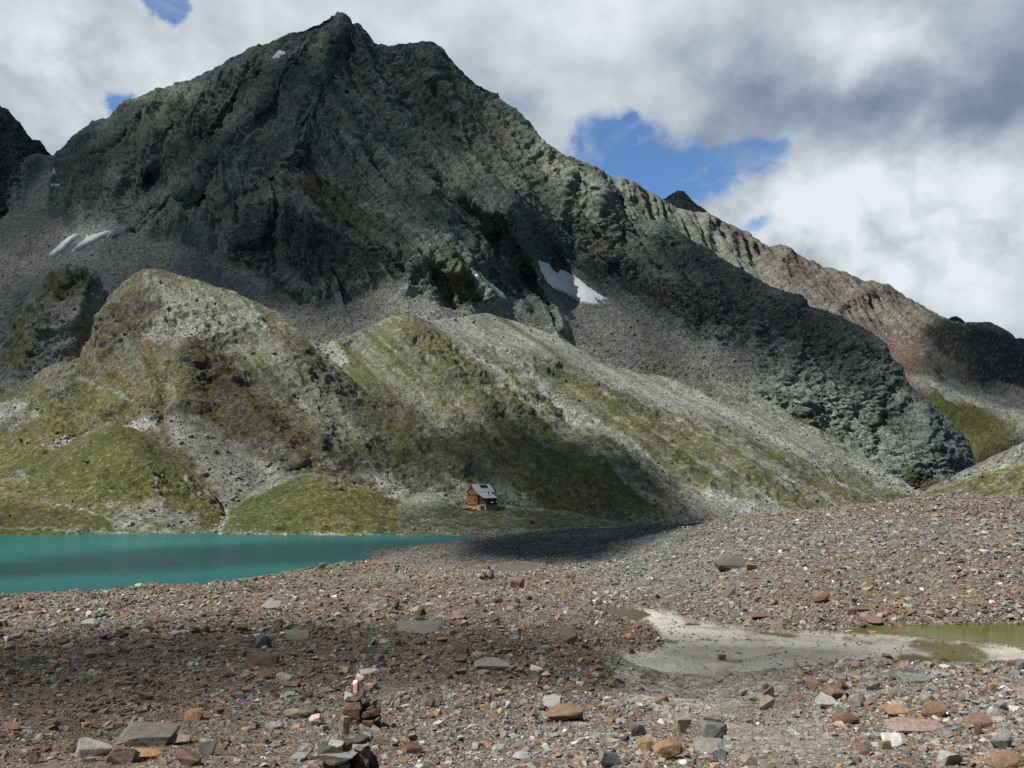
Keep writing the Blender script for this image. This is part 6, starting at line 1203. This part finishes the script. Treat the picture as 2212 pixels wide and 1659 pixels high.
gt = pm('green_paint', (.05,.16,.10), .6); boxes('table_top', gt, [(-1.0,1.0,-.4,.4,.70,.76)], tb); boxes('bench', gt, [(-1.0,1.0,-.95,-.65,.40,.45)], tb); boxes('bench', gt, [(-1.0,1.0,.65,.95,.40,.45)], tb)
for sx in (-.75, .75): boxes('leg', gt, [(sx-.05,sx+.05,-.85,.85,.34,.395),(sx-.05,sx+.05,-.35,-.25,-.3,.695),(sx-.05,sx+.05,.25,.35,-.3,.695)], tb)
# boulders that catch the eye on the grass
for px, py, w_, h_, c, lb in [(733,1055,13,8,'ochre','orange boulder alone on the green knoll above the lake'), (894,1146,10,8,'ochre','tan boulder on the grass above the far shore'), (1030,1102,20,6,'pale','pale smooth rock in the grass just below the hut')]:
    q = drop(px, py); s_ = q.y/F; o = link('boulder', hero_mesh('boulder', int(px), 'round', (w_*s_, w_*s_*.9, h_*s_*1.3))); o.location = q+Vector((0,0,h_*s_*.35)); o.color = (*CLR[c], 1); tag(o, lb, 'boulder')

# ---------------------------------------------------------------- people outside the hut
def person_mesh(pose, seed):
    rg = random.Random(seed)
    J = {'pelvis':(0,0,.93),'belly':(0,-.01,1.10),'chest':(0,0,1.30),'neck':(0,-.01,1.49),'head':(0,-.03,1.60),'crown':(0,-.02,1.74)}
    for sx, k in ((-1,'l'),(1,'r')):
        J[k+'sh'] = (sx*.18,0,1.42); J[k+'el'] = (sx*.25,.03,1.14); J[k+'wr'] = (sx*.24,-.08,.92); J[k+'hand'] = (sx*.23,-.11,.84)
        J[k+'hip'] = (sx*.10,0,.90); J[k+'kn'] = (sx*.11,-.03,.50); J[k+'an'] = (sx*.12,.03,.09); J[k+'toe'] = (sx*.13,-.16,.04)
    if pose == 'walk':
        J['lkn'] = (-.11,-.16,.52); J['lan'] = (-.12,-.20,.10); J['ltoe'] = (-.13,-.40,.06); J['rkn'] = (.11,.08,.50); J['ran'] = (.12,.30,.14); J['rtoe'] = (.13,.16,.05); J['lel'] = (-.25,.14,1.16); J['rwr'] = (.23,-.26,1.02); J['rhand'] = (.22,-.33,1.0)
    if pose == 'sit':
        for k in J: J[k] = (J[k][0], J[k][1], J[k][2]-.45)
        for sx, k in ((-1,'l'),(1,'r')):
            J[k+'kn'] = (sx*.14,-.45,.50); J[k+'an'] = (sx*.14,-.46,.09); J[k+'toe'] = (sx*.15,-.64,.04); J[k+'wr'] = (sx*.20,-.30,.62); J[k+'hand'] = (sx*.18,-.38,.58); J[k+'el'] = (sx*.26,-.04,.72)
    R = dict(pelvis=.15,belly=.14,chest=.16,neck=.065,head=.105,crown=.085)
    for k in 'lr': R.update({k+'sh':.075,k+'el':.05,k+'wr':.036,k+'hand':.042,k+'hip':.10,k+'kn':.068,k+'an':.05,k+'toe':.042})
    E = [('pelvis','belly'),('belly','chest'),('chest','neck'),('neck','head'),('head','crown')]
    for k in 'lr': E += [('chest',k+'sh'),(k+'sh',k+'el'),(k+'el',k+'wr'),(k+'wr',k+'hand'),('pelvis',k+'hip'),(k+'hip',k+'kn'),(k+'kn',k+'an'),(k+'an',k+'toe')]
    nm = list(J); me = bpy.data.meshes.new('tmp'); me.from_pydata([J[n] for n in nm], [(nm.index(a), nm.index(b_)) for a, b_ in E], [])
    o = bpy.data.objects.new('tmp', me); COL.objects.link(o); sk = o.modifiers.new('s', 'SKIN'); sk.use_smooth_shade = True
    for i, n in enumerate(nm): me.skin_vertices[0].data[i].radius = (R[n], R[n]*(.72 if n in ('pelvis','belly','chest') else 1)); 
    me.skin_vertices[0].data[0].use_root = True
    su = o.modifiers.new('u', 'SUBSURF'); su.levels = 1; su.render_levels = 1
    dg = bpy.context.evaluated_depsgraph_get(); r = bpy.data.meshes.new_from_object(o.evaluated_get(dg)); bpy.data.objects.remove(o); bpy.data.meshes.remove(me); r.name = 'person'; return r, J
SKIN = pm('skin', (.42,.25,.17), .6); HAIR = pm('hair', (.04,.025,.015), .8)
def person(px, py, pose, top, legs, label, face=0, name_top='jacket'):
    me, J = person_mesh(pose, int(px*10)); me.materials.clear()
    mt = pm('cloth_'+name_top, top, .85); ml = pm('cloth_trousers', legs, .85); mb = pm('boot_leather', (.05,.035,.025), .8)
    for m in (mt, ml, SKIN, mb): me.materials.append(m)
    dz = -.45 if pose == 'sit' else 0
    for pgn in me.polygons:
        c = pgn.center; z = c.z
        pgn.material_index = 2 if (z > 1.47+dz and abs(c.x) < .13) else (0 if (z > .96+dz and c.y > -.42 or abs(c.x) > .2 and z > .93+dz) else (3 if z < .13 else 1))
        if abs(c.x) > .19 and z < .96+dz and z > .5+dz and pose != 'sit': pgn.material_index = 2
        pgn.use_smooth = True
    p = drop(px, py); o = link('person', me); o.location = p; o.rotation_euler = (0, 0, math.radians(face)); tag(o, label, 'person', 'people outside the hut')
    bm = bmesh.new(); bmesh.ops.create_icosphere(bm, subdivisions=2, radius=.118)
    h = Vector(J['crown'])+Vector((0,.025,-.055))
    for v in bm.verts: v.co = Vector((v.co.x, v.co.y*1.08, max(v.co.z, -.05)))+h
    hm_ = bpy.data.meshes.new('hair'); bm.to_mesh(hm_); bm.free(); hm_.materials.append(HAIR); link('hair', hm_, o)
    return o
person(1092.2, 1092.6, 'stand', (.72,.73,.76), (.03,.03,.04), 'person in a white top and dark trousers standing nearest the camera', 20, 'white')
person(1088.4, 1089.2, 'stand', (.025,.03,.035), (.04,.04,.045), 'person dressed in black standing left of the one in white', 150, 'black')
person(1096.2, 1089.4, 'walk', (.30,.05,.07), (.10,.10,.11), 'person in a dark red jacket walking among the group', -60, 'red')
person(1094.2, 1088.6, 'stand', (.55,.52,.55), (.12,.10,.10), 'person in a pale grey jacket behind the one in white', 80, 'grey')
person(1100.4, 1090.4, 'stand', (.05,.04,.045), (.02,.02,.025), 'person in dark clothes in the middle of the group', 200, 'dark')
person(1104.2, 1089.8, 'sit', (.70,.68,.72), (.09,.08,.09), 'person in a light top sitting at the right of the group', 30, 'light')
person(1106.8, 1090.0, 'sit', (.36,.46,.58), (.05,.05,.07), 'person in a light blue top sitting at the right end', -30, 'blue')
person(1084.2, 1090.2, 'walk', (.32,.14,.10), (.20,.18,.16), 'person in a brown top walking between the hut and group', 100, 'brown')
print('script done', round(time.time()-T0,1))
